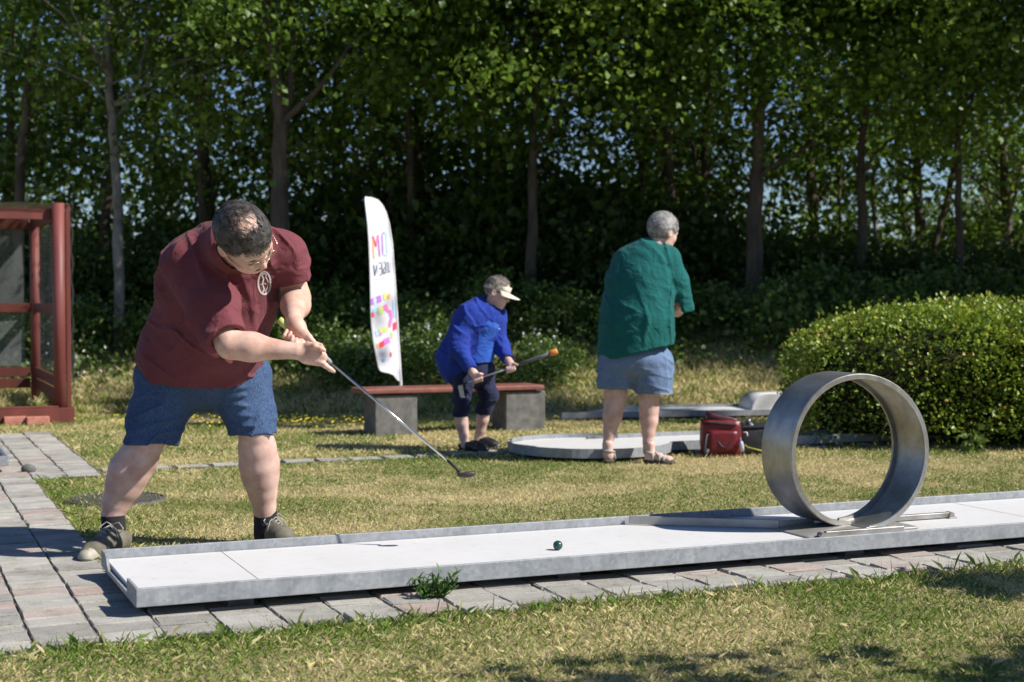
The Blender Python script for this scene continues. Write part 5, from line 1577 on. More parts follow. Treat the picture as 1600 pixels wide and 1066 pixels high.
# ---- T-shirt
def tshirt():
    f = Field((-1.82, 6.05, .66), (-.80, 7.2, 1.64), .0054)
    f.ell(P3(309, 560, 6.90), (.276, .21, .17), k=0)
    f.cone(P3(315, 545, 6.86), P3(341, 455, 6.70), .262, .248, .08, (0, 1, .2), .86)
    f.ell(P3(342, 522, 6.68), (.195, .17, .17), k=.08)                           # belly
    f.cone(P3(341, 455, 6.70), P3(368, 405, 6.60), .245, .175, .06, (0, 1, .2), .85)
    f.cone(P3(307, 408, 6.60), P3(432, 394, 6.62), .118, .098, .06)                # shoulder girdle
    f.cone(P3(342, 384, 6.60), P3(392, 384, 6.56), .108, .095, .05); f.cone(P3(350, 385, 6.50), P3(362, 384, 6.40), .105, .10, .04)                # upper back / neck root
    # sleeves
    g = f.like()
    g.cone(P3(298, 415, 6.54), P3(333, 482, 6.42), .116, .100, .04); g.cone(P3(333, 482, 6.42), P3(357, 536, 6.34), .104, .082, .04)
    ax = P3(357, 536, 6.34) - P3(333, 482, 6.42); ax /= np.linalg.norm(ax)
    hc = P3(353, 528, 6.35)
    g.cut(hc, ax + np.array([0, -.15, 0])); g.carve(hc - ax * .05, hc + ax * .15, .072, .076)
    f.union(g, .035)
    g = f.like()
    g.cone(P3(445, 398, 6.64), P3(463, 450, 6.68), .096, .078, .04)
    ax = P3(463, 450, 6.68) - P3(446, 393, 6.64); ax /= np.linalg.norm(ax)
    hc = P3(461.5, 438, 6.68)
    g.cut(hc, ax); g.carve(hc - ax * .05, hc + ax * .15, .068, .070)
    f.union(g, .03)
    # hem
    f.cut(P3(318, 592, 6.85), (-.03, .22, -1)); 
    f.carve(P3(318, 640, 6.9), P3(318, 585, 6.9), .25, .25, (0, 1, 0), .62)
    # neck opening
    f.carve(P3(356, 400, 6.50), Wm(0, -.01, 0), .080, .092)
    fo = []
    for (a, b_, Ya, Yb, w_, am) in [((300, 470), (345, 585), 6.5, 6.62, .022, .010), ((330, 540), (372, 586), 6.48, 6.6, .018, .008), ((392, 430), (398, 540), 6.38, 6.45, .014, .010), ((372, 440), (375, 500), 6.38, 6.42, .012, .008),
                                    ((352, 450), (372, 480), 6.40, 6.38, .010, .009), ((420, 470), (408, 560), 6.45, 6.5, .016, .008), ((232, 540), (330, 590), 6.66, 6.64, .020, .008), ((250, 500), (330, 560), 6.60, 6.56, .018, .006),
                                    ((318, 430), (352, 470), 6.40, 6.36, .014, .009), ((326, 500), (368, 500), 6.33, 6.30, .010, .007), ((318, 485), (362, 478), 6.36, 6.31, .010, .006), ((332, 512), (372, 507), 6.30, 6.28, .008, .006),
                                    ((448, 380), (470, 430), 6.56, 6.60, .010, .007), ((440, 395), (446, 440), 6.54, 6.58, .010, .008), ((455, 420), (478, 405), 6.60, 6.62, .009, .006), ((452, 432), (480, 420), 6.60, 6.62, .008, .005),
                                    ((292, 350), (330, 345), 6.6, 6.6, .02, .006), ((260, 430), (300, 400), 6.5, 6.46, .02, .007), ((380, 560), (425, 520), 6.55, 6.55, .016, .008), ((350, 572), (410, 560), 6.55, 6.6, .012, .008), ((270, 580), (380, 592), 6.65, 6.65, .010, .007)]:
        # pull the fold segments onto the cloth: move along the view ray until the field is crossed
        def hit(p):
            for Yq in np.arange(6.05, 7.1, .01):
                q = P3(p[0], p[1], Yq); i = ((q - f.lo) / f.h).astype(int)
                if (i >= 0).all() and (i < f.n).all() and f.v[tuple(i)] < 0: return q
            return P3(p[0], p[1], Ya)
        fo.append((hit(a), hit(b_), w_, am))
    f.folds(fo, .01, .006)
    f.disp(lambda x, y, z: vn(x * 5 + z * 3, y * 5, z * 4) * .018 + vn(x * 13 + z * 9, y * 13, z * 9 + 3) * .006 + wrinkles(x, y, z, (.45, 0, -.9), .017, 2.4, 8, 2.) + wrinkles(x, y, z, (.9, 0, -.35), .012, 3, 10, 5.) + wrinkles(x, y, z, (.8, 0, .5), .009, 3, 12, 8., -.1), .035)
    return f
tsf = tshirt()
shirt = field_obj('t_shirt', [tsf], m_maroon, man, 1)

def caster(objs):
    """returns a function that drops a pixel onto the visible surface of meshes given in their parent's frame"""
    trees = []
    for o in objs:
        me = o.data
        off = parent_loc(o.parent) if o.parent else Vector()
        trees.append((BVHTree.FromPolygons([v.co + off for v in me.vertices], [tuple(p.vertices) for p in me.polygons]), off))
    def cast(px, py, lift=.002):
        o_ = Vector((0, 0, CAMZ)); d = (P(px, py, 5) - o_).normalized()
        best = None
        for tr_, off in trees:
            h, nrm, _, dist = tr_.ray_cast(o_, d)
            if h is not None and (best is None or dist < best[2]): best = (h, nrm, dist)
        if best is None: return P(px, py, 6.4)
        return best[0] - d * lift
    return cast
cs = caster([shirt])
m_print = mat('white_shirt_print', (.62, .57, .56), (.50, .44, .43), 60, .8)
def ribbon(pts, w_, name, m, par, cast, closed=False, lift=.0022):
    """thin flat printed line laid on the cloth through photo pixels"""
    mb = MB(); b = mb.b; rows = []
    n = len(pts)
    for i, (x, y) in enumerate(pts):
        x0, y0 = pts[i - 1] if (i or closed) else pts[i]; x1, y1 = pts[(i + 1) % n] if (i < n - 1 or closed) else pts[i]
        dx, dy = x1 - x0, y1 - y0; l = math.hypot(dx, dy) or 1
        rows.append([b.verts.new(cast(x + sg * -dy / l * w_ / 2, y + sg * dx / l * w_ / 2, lift)) for sg in (-1, 1)])
    for i in range(n if closed else n - 1):
        A, B = rows[i], rows[(i + 1) % n]; b.faces.new((A[0], B[0], B[1], A[1]))
    return mb.build(name, m, par)
cx, cy, ra, rb = 413.2, 442.5, 9.6, 17.6
emb = ribbon([(cx + ra * math.cos(a), cy + rb * math.sin(a)) for a in np.linspace(0, 2 * math.pi, 40, endpoint=False)], 2.6, 'shirt_emblem', m_print, shirt, cs, True)
for pl, w_ in (([(409, 430), (412, 436), (410, 444), (413, 452), (410, 458)], 2.2), ([(415, 432), (419, 440), (418, 450), (414, 456)], 1.5), ([(407, 445), (414, 443), (419, 446)], 1.3), ([(409, 429), (414, 428), (417, 431)], 1.8), ([(409, 458), (414, 459.5), (418, 456)], 1.6)):
    ribbon(pl, w_, 'emblem_line', m_print, shirt, cs)

# ---- hair, beard, glasses
def keep_man(d):
    # bald crown, hair on the sides, back and forehead fringe
    crown = d[2] > .74 and (-.40 < d[1] < .48) and RNG.random() < .93
    if crown: return False
    if d[2] < -.30: return False
    if d[1] > .40 and d[2] < .52: return False
    if abs(d[0]) > .55 and d[1] > -.25 and d[2] < .02: return False
    if abs(d[0]) > .55 and d[1] > .2 and d[2] < .2: return False
    return True
hair_cap('hair', Wm, Rm, 1.27, m_hair_d, man, [((0, .052, .050), (0, .82, -.57)), ((0, -.02, -.050), (0, .25, -1)), ((0, 0, .108), (0, .06, 1))], r=(.083, .105, .095), wave=.008)
hair_strips('hair_locks', Wm, Rm, 1.27, mat('greying_locks', (.02, .016, .014), (.12, .11, .10), 40, .5, spec=.3), man, 3600, .055, keep_man, fall=(.2, .8, -.2), th=.0015, jit=.75)
m_stub = mat('dark_stubble', (.05, .035, .03), (.16, .10, .08), 90, .8)
hair_strips('beard', Wm, Rm, 1.27, m_stub, man, 1600, .010, lambda d: (d[2] < -.42 and d[1] > -.1) and not (d[1] > .62 and d[2] > -.62), fall=(0, 0, -1), th=.0012, base_r=(.070, .094, .124), cen=(0, .012, .012))
gl = tag(empty('glasses', Wm(0, .095, .005)), 'thin gold-framed glasses on the bowed face of the man in the maroon shirt', 'glasses')
def Gm(x, y, z): return Vector(Wm(x, y, z))
for q in (-1, 1):
    pts_ = [Gm(q * .034 + .025 * math.cos(a) * (1 if abs(math.cos(a)) < .9 else .98), .103 - .010 * abs(q * .034 + .025 * math.cos(a)) / .06, .004 + .016 * math.sin(a)) for a in np.linspace(0, 2 * math.pi, 25)]
    mb = MB(); mb.tube(pts_, .0013, 6); mb.build('rim', m_frame, gl)
    mb = MB(); c_ = [mb.b.verts.new(p) for p in pts_[:-1]]; mb.b.faces.new(c_)
    m_lens = bpy.data.materials.get('lens_glass')
    if m_lens is None:
        m_lens, t, b = base('lens_glass')
        tp = nn(t, 'ShaderNodeBsdfTransparent'); gz_ = nn(t, 'ShaderNodeBsdfGlossy'); setin(gz_, {'Roughness': .05})
        ms = nn(t, 'ShaderNodeMixShader'); ms.inputs[0].default_value = .10
        t.links.new(tp.outputs[0], ms.inputs[1]); t.links.new(gz_.outputs[0], ms.inputs[2]); t.links.new(ms.outputs[0], t.nodes['Material Output'].inputs[0])
    mb.build('lens', m_lens, gl)
    mb = MB(); mb.tube([Gm(q * .060, .096, .010), Gm(q * .074, .075, .012), Gm(q * .081, .03, .012), Gm(q * .083, -.005, .010), Gm(q * .080, -.022, -.006)], .0014, 6); mb.build('temple', m_frame, gl)
mb = MB(); mb.tube([Gm(-.010, .104, .008), Gm(0, .107, .011), Gm(.010, .104, .008)], .0013, 6); mb.build('bridge', m_frame, gl)
for q in (-1, 1):
    mb = MB(); mb.tube([Gm(q * .020, .083, -.002), Gm(q * .032, .0885, -.005), Gm(q * .045, .080, -.001)], .0013, 5); mb.build('eyelashes', m_core, man)
    mb = MB(); mb.tube([Gm(q * .014, .092, .022), Gm(q * .032, .092, .029), Gm(q * .052, .078, .024)], [.003, .0045, .002], 6); mb.build('eyebrow', m_stub, man)

# ---- socks and shoes
def sock(a, b_, r0, r1, par):
    f = Field(np.minimum(a, b_) - .09, np.maximum(a, b_) + .09, .004)
    f.cone(a, b_, r0, r1, 0); ax = (b_ - a) / np.linalg.norm(b_ - a); f.cut(a, -ax)
    f.disp(lambda x, y, z: np.sin(z * 420) * .0006, .01)
    return field_obj('sock', [f], m_sock, par, 1)
sock(P3(176.5, 805, 6.83), P3(179, 850, 6.83), .0535, .054, man)
sock(P3(415, 798, 7.02), P3(415, 835, 7.02), .054, .056, man)
def shoe(par, ank, heel, toe, s=1.0, m_up=None, m_toe_=None, lo=0.0, name='shoe', laces=True, toecap=True, h_ank=.105):
    """lace-up shoe from heel point to toe point on the ground"""
    heel = np.array(heel, float); toe = np.array(toe, float); ank = np.array(ank, float)
    d = toe - heel; ln = np.linalg.norm(d[:2]); d = d / np.linalg.norm(d); sd = np.cross(d, (0, 0, 1)); sd /= np.linalg.norm(sd)
    z = np.array([0, 0, 1.])
    lo_ = np.minimum(heel, toe) - .08; hi_ = np.maximum(heel, toe) + .08; hi_[2] = heel[2] + .19; lo_[2] = heel[2] - .02
    def at(t, s_=0, h=0): return heel + d * ln * t + sd * s_ + z * h
    f = Field(lo_, hi_, .004)
    f.cone(at(.12, 0, .050), at(.40, 0, .046), .046 * s, .046 * s, .03)
    f.cone(at(.40, 0, .046), at(.70, .004, .034), .048 * s, .050 * s, .03)
    f.cone(at(.70, .004, .032), at(.90, .002, .026), .048 * s, .032 * s, .03)
    f.cone(at(.16, 0, .060), at(.15, 0, h_ank), .044 * s, .042 * s, .03)
    f.cone(at(.20, 0, .075), at(.50, 0, .060), .040 * s, .036 * s, .03)
    f.cut(at(.15, 0, h_ank + .008), (d[0] * -.25, d[1] * -.25, 1))
    f.carve(at(.16, 0, h_ank - .02), at(.15, 0, h_ank + .1), .034 * s, .038 * s)
    f.cut(at(0, 0, .014), (0, 0, -1))
    f.disp(lambda x, y, z_: vn(x * 40, y * 40, z_ * 50) * .003, .01)
    up_ = field_obj(name, [f], m_up or m_suede, par, 1)
    g = Field(lo_, hi_, .004)
    for a, b_, r0, r1 in ((.10, .40, .046, .044), (.40, .72, .044, .053), (.72, .92, .053, .034)):
        g.cone(at(a, 0, .012), at(b_, .003, .012), r0 * s, r1 * s, .02, (0, 0, 1), .5)
    g.cut(at(0, 0, .022), (0, 0, 1)); g.cut(at(0, 0, .001), (0, 0, -1))
    field_obj('sole', [g], m_rubber, up_ if False else par, 1)
    if toecap:
        g = Field(lo_, hi_, .004)
        g.cone(at(.74, .004, .026), at(.905, .002, .022), .0505 * s, .0345 * s, 0); g.cut(at(.80, 0, .03), (-d[0], -d[1], .55)); g.cut(at(0, 0, .004), (0, 0, -1))
        field_obj('toe_cap', [g], m_toe_ or m_toe, par, 1)
    if laces:
        mb = MB()
        for k in range(5):
            t = .34 + k * .075; h = .126 - k * .0095
            mb.tube([at(t, -.024, h - .012), at(t + .02, 0, h + .003), at(t + .045, .024, h - .014)], .0026, 5)
            mb.tube([at(t, .024, h - .012), at(t + .02, 0, h + .004), at(t + .045, -.024, h - .014)], .0026, 5)
        for sg in (-1, 1):
            mb.tube([at(.33, 0, .132), at(.30, sg * .030, .142), at(.34, sg * .060, .118), at(.37, sg * .050, .098), at(.34, 0, .130)], .0026, 5)
            mb.tube([at(.33, 0, .132), at(.40, sg * .035, .115), at(.44, sg * .060, .070)], .0024, 5)
        l_ = mb.build('laces', m_lace, par)
    return up_
hR = P3(185, 864, 6.92); hR[2] = .0; tR = P3(147, 884, 6.53); tR[2] = 0
shoe(man, ankR, (-1.775, 6.87, 0), (-1.865, 6.50, 0), 1.08, h_ank=.088)
shoe(man, ankL, (-1.165, 7.06, 0), (-1.00, 6.88, 0), 1.04, toecap=False)

# ---- the putter
putter = tag(empty('putter', gB), 'long steel putter with dark club head held out by the man in the maroon shirt', 'golf club')
mb = MB(); mb.tube([onshaft(490), gB], [.0062, .0048], 12); mb.build('shaft', m_chrome, putter)
mb = MB(); mb.tube([onshaft(452), onshaft(500), onshaft(514), onshaft(518)], [.0135, .0135, .0125, .008], 12); mb.build('grip', m_gripg, putter)
m_tape = mat('yellow_green_grip_tape', (.62, .60, .12), (.25, .50, .30), 18, .5)
mb = MB(); mb.tube([onshaft(436), onshaft(449)], [.016, .0165], 14); mb.build('grip_end', m_tape, putter)
mb = MB(); h0 = P(700, 720, 6.40); h1 = P(714, 733, 6.395); h2 = P(718, 738, 6.39)
mb.tube([h0, h1, h2], [.0062, .0066, .0075], 10); mb.build('hosel', m_blackp, putter)
fp = Field(P3(700, 760, 6.45) - np.array([0.02, .15, .02]), P3(760, 720, 6.35) + np.array([.02, .12, .03]), .0025)
hc = P3(731, 740.5, 6.375)
fp.ell(hc, (.042, .020, .017), ((.97, .2, .08), (-.2, .97, 0), (-.08, 0, .99)), 0)
fp.cone(hc + np.array([-.034, 0, .000]), P3(716, 736, 6.39), .012, .008, .012)
fp.cut(hc + np.array([0, 0, .008]), (-.12, 0, 1)); fp.cut(hc + np.array([.030, 0, .002]), (1, -.2, -.1))
field_obj('club_head', [fp], mat('dark_brown_rubber', (.035, .025, .028), (.06, .045, .045), 30, .5), putter, 1)
# ================================================================== THE PLAYER IN BLUE WITH THE SUN VISOR
WY = 11.2
wom = tag(empty('person', (-.25, WY, 0)), 'crouching player in cobalt fleece jacket, cream sun visor and navy capri trousers', 'person')
def Wp(x, y, dy=0.0): return P3(x, y, WY + dy)
w = wom
hk = .0062
body_ = Field((-.62, 10.85, .03), (.10, 11.65, 1.50), hk)
# near leg, far leg
for prof in ([(728, 590, -.06, .060), (723, 622, -.12, .050), (721, 645, -.12, .047), (721.5, 662, -.10, .049), (725, 680, -.09, .038), (726, 694, -.09, .029), (727, 704, -.09, .029)],
             [(752, 588, .10, .065), (763, 620, .06, .052), (757, 640, .10, .047), (754, 655, .12, .048), (751, 672, .14, .038), (747, 685, .15, .030), (746, 694, .15, .029)]):
    body_.chain([Wp(a, b_, c_) for a, b_, c_, r in prof], [r for *_, r in prof], .012)
body_.chain([Wp(730, 492, -.12), Wp(716, 542, -.17), Wp(738, 580, -.22)], [.045, .042, .027], .02)
body_.chain([Wp(776, 497, .05), Wp(780, 545, -.02), Wp(797, 566, -.12)], [.045, .040, .026], .02)
hcw = Wp(777, 458, -.03)
body_.cone(Wp(757, 490, 0), Wp(772, 468, -.02), .058, .052, .02)
fhd = Field(hcw - .17, hcw + .17, .0042)
fhd.cone(Wp(757, 490, 0), Wp(772, 468, -.02), .058, .052, .02)
Ww, Rw = head(fhd, hcw, (.90, -.22, -.36), (.36, -.02, .93), .96, jaw=.95)
fhd.disp(lambda x, y, z: vn(x * 60, y * 60, z * 60) * .0012, .01)
# hands
fhw = Field(Wp(722, 612, -.36), Wp(818, 552, .06), .0036)
cA, cB = Wp(719, 602, -.20), Wp(869, 549, -.26)
def onclub(px): return cA + (cB - cA) * ((px - 719) / 150)
fhw.cone(Wp(735, 576, -.21), Wp(740, 583, -.23), .026, .027, .01)
fhw.cone(Wp(740, 583, -.23), Wp(746, 590, -.24), .029, .030, .015, (0, 1, 0), .7)
for k_ in range(4):
    a_ = Wp(741 + k_ * 3.4, 590.5 - k_ * 1.0, -.245); fhw.chain([a_, a_ + np.array([.006, -.012, -.018]), a_ + np.array([.006, .012, -.034]), a_ + np.array([-.002, .034, -.024])], [.0108, .0098, .009, .0082], .005)
fhw.chain([Wp(745, 584, -.25), Wp(750, 584.5, -.265), Wp(754, 585, -.26)], [.011, .0098, .0085], .006)
fhw.cone(Wp(793, 563, -.12), Wp(797, 568, -.18), .025, .027, .01)
fhw.cone(Wp(797, 568, -.18), Wp(799, 573, -.23), .028, .026, .015, (0, 1, 0), .8)
for k_ in range(4):
    a_ = Wp(792 + k_ * 3.6, 575 - k_ * 1.0, -.235); fhw.chain([a_, a_ + np.array([.004, -.020, -.006]), a_ + np.array([.006, -.030, -.024]), a_ + np.array([.002, -.008, -.034])], [.0105, .0096, .009, .008], .005)
fhw.chain([Wp(799, 568, -.22), Wp(804, 569, -.25), Wp(808, 570, -.26)], [.011, .0098, .0085], .006)
body_.cut((0, 0, 1.2), (0, 0, 1)) if False else None
b_w = field_obj('body', [body_, fhd, fhw], m_skin_leg, w, (3, 1, 1))
# trousers
ft = Field((-.66, 10.8, .26), (.02, 11.65, .78), hk)
ft.ell(Wp(740, 578, .02), (.165, .155, .12), k=0)
for pts_, hem in (([(725, 588, -.07, .090), (722, 622, -.14, .064), (721.5, 640, -.12, .056), (721, 655, -.11, .054)], (721, 651, -.11)),
                  ([(752, 588, .10, .096), (764, 617, .05, .067), (758, 634, .09, .059), (753, 650, .12, .055)], (754.5, 645, .11))):
    g = ft.like(); g.chain([Wp(a, b_, c_) for a, b_, c_, r in pts_], [r for *_, r in pts_], .02)
    ax = Wp(*pts_[-1][:3]) - Wp(*pts_[-2][:3]); ax /= np.linalg.norm(ax); hc = Wp(*hem)
    g.cut(hc, ax); g.carve(hc - ax * .03, hc + ax * .1, .048, .048); ft.union(g, .03)
ft.folds([(Wp(716, 622, -.22), Wp(733, 628, -.2)), (Wp(714, 632, -.2), Wp(732, 636, -.2)), (Wp(750, 612, .0), Wp(774, 606, -.02)), (Wp(752, 628, .02), Wp(772, 630, .0)), (Wp(712, 606, -.18), Wp(736, 600, -.2)), (Wp(748, 640, .04), Wp(764, 636, .04))], .012, .008)
ft.disp(lambda x, y, z: vn(x * 14, y * 14, z * 18) * .010 + wrinkles(x, y, z, (1, 0, .2), .010, 5, 18, 2.), .03)
field_obj('capri_trousers', [ft], m_navy, w, 1)
# polo shirt
fs_ = Field((-.55, 10.85, .55), (.08, 11.55, 1.25), hk)
fs_.cone(Wp(742, 562, -.00), Wp(757, 503, -.0), .140, .125, .05, (.5, .8, 0), 1.0)
fs_.cone(Wp(757, 503, -.02), Wp(764, 488, -.02), .12, .070, .05)
fs_.cut(Wp(745, 567, 0), (.05, 0, -1))
fs_.folds([(Wp(752, 525, -.17), Wp(768, 545, -.15), .014, .010), (Wp(753, 545, -.17), Wp(768, 530, -.15), .014, .008), (Wp(752, 560, -.17), Wp(766, 552, -.15), .012, .008)], .012, .008)
field_obj('polo_shirt', [fs_], m_blue2, w, 1)
# jacket
fj = Field((-.68, 10.78, .45), (.10, 11.62, 1.30), hk)
fj.ell(Wp(717, 568, .02), (.155, .165, .16), k=0)
fj.cone(Wp(721, 562, .02), Wp(742, 505, .0), .172, .160, .06)
fj.cone(Wp(742, 505, .0), Wp(758, 493, .0), .150, .120, .06)
fj.cone(Wp(739, 492, -.06), Wp(774, 497, .04), .092, .075, .05)
fj.cone(Wp(757, 540, .02), Wp(768, 505, .02), .135, .10, .05)                    # front panels
fj.cone(Wp(744, 480, .0), Wp(760, 475, .0), .070, .060, .03)                    # collar stand
fj.cut(Wp(706, 601, 0), (-.42, .0, -.9)); fj.cut(Wp(712, 603, 0), (.72, 0, -.7))
# front opening (between the two front panels) and neck
fj.carve(Wp(770, 494, -.17), Wp(760, 528, -.19), .022, .048, (.3, -1, 0), 2.4); fj.carve(Wp(760, 528, -.19), Wp(753, 592, -.20), .050, .092, (.3, -1, 0), 1.7)
fj.carve(Wp(772, 560, -.02), Wp(760, 640, -.05), .14, .22)
fj.carve(Wp(757, 490, -.02), Wp(775, 462, -.04), .060, .066)
g = fj.like(); g.chain([Wp(734, 492, -.10), Wp(718, 530, -.16), Wp(716, 543, -.18), Wp(736, 577, -.21)], [.080, .068, .066, .046], .035)
ax = Wp(736, 577, -.21) - Wp(716, 543, -.18); ax /= np.linalg.norm(ax); g.cut(Wp(736, 577, -.21), ax); g.carve(Wp(735, 575, -.21), Wp(745, 592, -.22), .034, .036); fj.union(g, .02)
g = fj.like(); g.chain([Wp(776, 497, .03), Wp(780, 540, -.02), Wp(794, 563, -.11)], [.072, .060, .046], .035)
ax = Wp(794, 563, -.11) - Wp(780, 540, -.02); ax /= np.linalg.norm(ax); g.cut(Wp(793.5, 562, -.11), ax); g.carve(Wp(792, 560, -.10), Wp(802, 576, -.2), .034, .036); fj.union(g, .02)
def hitw(x, y, fld, y0=10.6, y1=11.7):
    for Yq in np.arange(y0, y1, .008):
        q = P3(x, y, Yq); i = ((q - fld.lo) / fld.h).astype(int)
        if (i >= 0).all() and (i < fld.n).all() and fld.v[tuple(i)] < 0: return q
    return None
fo = []
for a, b_, w_, am in [((728, 489), (741, 510), .010, .012), ((735, 484), (745, 504), .010, .012), ((722, 505), (738, 522), .010, .012), ((708, 518), (720, 540), .010, .012), ((712, 538), (728, 545), .009, .012), ((716, 528), (730, 536), .009, .012),
                      ((715, 548), (728, 552), .008, .010), ((720, 556), (731, 560), .008, .009), ((703, 545), (706, 590), .018, .012), ((715, 575), (722, 592), .014, .010), ((693, 545), (698, 575), .014, .008), ((778, 525), (788, 532), .008, .009), ((780, 540), (790, 545), .008, .009), ((784, 552), (793, 553), .008, .008), ((750, 520), (742, 560), .009, .008)]:
    p0, p1 = hitw(*a, fj), hitw(*b_, fj)
    if p0 is not None and p1 is not None: fo.append((p0, p1, w_ * 1.2, am))
fj.folds(fo, .01, .01)
fj.disp(lambda x, y, z: vn(x * 9 + z * 4, y * 9, z * 8) * .016 + wrinkles(x, y, z, (.6, 0, -.8), .016, 4, 13, 2.) + wrinkles(x, y, z, (1, 0, .3), .010, 5, 16, 4.), .03)
field_obj('fleece_jacket', [fj], m_blue, w, 1)
# hair and visor
hair_cap('hair', Ww, Rw, .96, m_hair_b, w, [((0, .066, .03), (0, 1, .1)), ((0, -.02, -.035), (0, .45, -1))], h=.0042, wave=.008)
hair_strips('hair_locks', Ww, Rw, .96, m_hair_b, w, 900, .035, lambda d: d[2] > -.1 and d[1] < .6, fall=(0, .4, -.5), th=.003)
m_visor = mat('cream_visor_cloth', (.66, .60, .46), (.72, .66, .52), 30, .85, bump=.2, bsc=120)
def Vw(x, y, z): return Vector(Ww(x, y, z))
mb = MB(); b = mb.b; rows = []
for a in np.linspace(0, 2 * math.pi, 49)[:-1]:
    x, y = .088 * math.sin(a), .108 * math.cos(a) - .012
    hz = .018 + .016 * max(0, math.cos(a)); z0 = .030 + .012 * math.cos(a)
    rows.append([b.verts.new(Vw(x, y, z0 - hz / 2)), b.verts.new(Vw(x * .97, y * .97, z0 + hz)), b.verts.new(Vw(x * .94, y * .94, z0 + hz)), b.verts.new(Vw(x * .96, y * .96, z0 - hz / 2))])
for i in range(48):
    A, B_ = rows[i], rows[(i + 1) % 48]
    for k in range(4): f_ = b.faces.new((A[k], B_[k], B_[(k + 1) % 4], A[(k + 1) % 4])); f_.smooth = True
vis = mb.build('sun_visor', m_visor, w)
mb = MB(); b = mb.b; G = []
for i in range(17):
    a = lerp(-1.15, 1.15, i / 16); row = []
    for j in range(7):
        t = j / 6; rr = 1 + t * .85 * math.cos(a * .9)
        row.append(b.verts.new(Vw(.088 * math.sin(a) * (1 + t * .12), (.108 * math.cos(a)) * rr - .012, .030 - t * .012 - .024 * t * math.sin(abs(a)) * 1.2)))
    G.append(row)
for A, B_ in zip(G, G[1:]):
    for j in range(6): f_ = b.faces.new((A[j], B_[j], B_[j + 1], A[j + 1])); f_.smooth = True
o = mb.build('visor_brim', m_visor, w); so = o.modifiers.new('t', 'SOLIDIFY'); so.thickness = .004
m_dglass = mat('dark_lens', (.02, .018, .016), rough=.15, spec=.7)
for q in (-1, 1):
    mb = MB(); mb.sphere(Ww(q * .034, .092, .003), .022, 14, (1, .25, .8), Matrix(np.array(Rw).T.tolist())); mb.build('glasses_lens', m_dglass, w)
    mb = MB(); mb.tube([Vw(q * .055, .088, .008), Vw(q * .078, .06, .010), Vw(q * .084, 0, .008)], .0018, 5); mb.build('glasses_temple', m_dglass, w)
mb = MB(); s_ = hitw(779, 514, fj)
if s_ is not None: mb.box(s_ + np.array([0, -.012, 0]), (.024, .003, .008), None, .0008); mb.build('white_logo', m_flower, w)
m_bshoe = mat('black_leather', (.012, .012, .013), (.02, .02, .022), 30, .4)
shoe(w, None, (-.385, 11.16, 0), (-.175, 11.02, 0), .86, m_bshoe, laces=False, toecap=False, h_ank=.060, name='shoe')
shoe(w, None, (-.30, 11.40, 0), (-.085, 11.27, 0), .86, m_bshoe, laces=False, toecap=False, h_ank=.060, name='shoe')
for (hx, hy), (tx, ty) in (((-.385, 11.16), (-.175, 11.02)), ((-.30, 11.40), (-.085, 11.27))):
    d = Vector((tx - hx, ty - hy, 0)); s2 = Vector((d.y, -d.x, 0)).normalized()
    c_ = Vector((hx, hy, 0)) + d * .40
    mb = MB(); mb.sphere(c_ + Vector((0, 0, .056)), .030, 14, (1.2, 1, .62)); mb.build('instep', m_skin_leg, w)
    mb = MB(); mb.tube([c_ - s2 * .042 + Vector((0, 0, .035)), c_ - s2 * .028 + Vector((0, 0, .075)), c_ + Vector((0, 0, .084)), c_ + s2 * .028 + Vector((0, 0, .075)), c_ + s2 * .042 + Vector((0, 0, .035))], .006, 6); mb.build('shoe_strap', m_bshoe, w)
# her club
club = tag(empty('putter', tuple(cA)), 'putter with an orange grip end held level by the player in blue', 'golf club')
mb = MB(); mb.tube([onclub(719), onclub(802)], .0055, 10); mb.build('shaft', mat('satin_steel', (.5, .5, .52), rough=.3, metal=.8), club)
mb = MB(); mb.tube([onclub(802), onclub(822), onclub(842), onclub(859)], [.009, .013, .014, .0155], 12); mb.build('grip', mat('black_to_grey_grip', (.045, .047, .052), (.13, .135, .145), 8, .6), club)
mb = MB(); mb.tube([onclub(859), onclub(861), onclub(869), onclub(871)], [.0165, .022, .021, .014], 14); mb.build('grip_end', mat('orange_rubber', (.72, .20, .04), (.80, .27, .06), 20, .5), club)
mb = MB(); mb.tube([onclub(715), onclub(730)], .0075, 8); mb.build('hosel', m_blackp, club)
mb = MB(); mb.tube([onclub(716), P(717, 606, WY - .20)], .006, 8); mb.box(P(721, 612, WY - .20), (.034, .03, .095), Matrix.Rotation(-.18, 3, 'Y'), .006); mb.build('club_head', mat('cream_plastic', (.55, .50, .40), rough=.5), club)

# ================================================================== THE PERSON IN THE GREEN SHIRT
GY = 10.42
gp = tag(empty('person', (.85, GY, 0)), 'grey-haired person in teal green shirt and faded denim shorts standing with back turned', 'person')
def Gp(x, y, dy=0.0): return P3(x, y, GY + dy)
fb = Field((.48, 10.0, .03), (1.42, 10.95, 1.55), hk)
legL = [(964, 580, .0, .090), (962, 612, .02, .078), (960, 632, .02, .073), (957, 650, .015, .068), (953, 676, .01, .046), (949, 695, .0, .033), (948, 708, -.01, .034)]
legR = [(1018, 585, .0, .090), (1014, 620, .0, .074), (1014, 640, .0, .068), (1014, 657, .0, .063), (1013, 676, -.01, .046), (1012, 690, -.02, .034), (1012, 706, -.03, .034)]
for prof in (legL, legR): fb.chain([Gp(a, b_, c_) for a, b_, c_, r in prof], [r for *_, r in prof], .012)
fb.chain([Gp(1044, 405, .02), Gp(1067, 472, .06), Gp(1058, 486, .20), Gp(1045, 476, .32)], [.05, .046, .040, .028], .02)
fb.chain([Gp(970, 405, .12), Gp(966, 470, .26), Gp(1010, 480, .38)], [.05, .045, .03], .02)
fb.cone(Gp(1018, 398, .03), Gp(1030, 374, .06), .062, .058, .02)
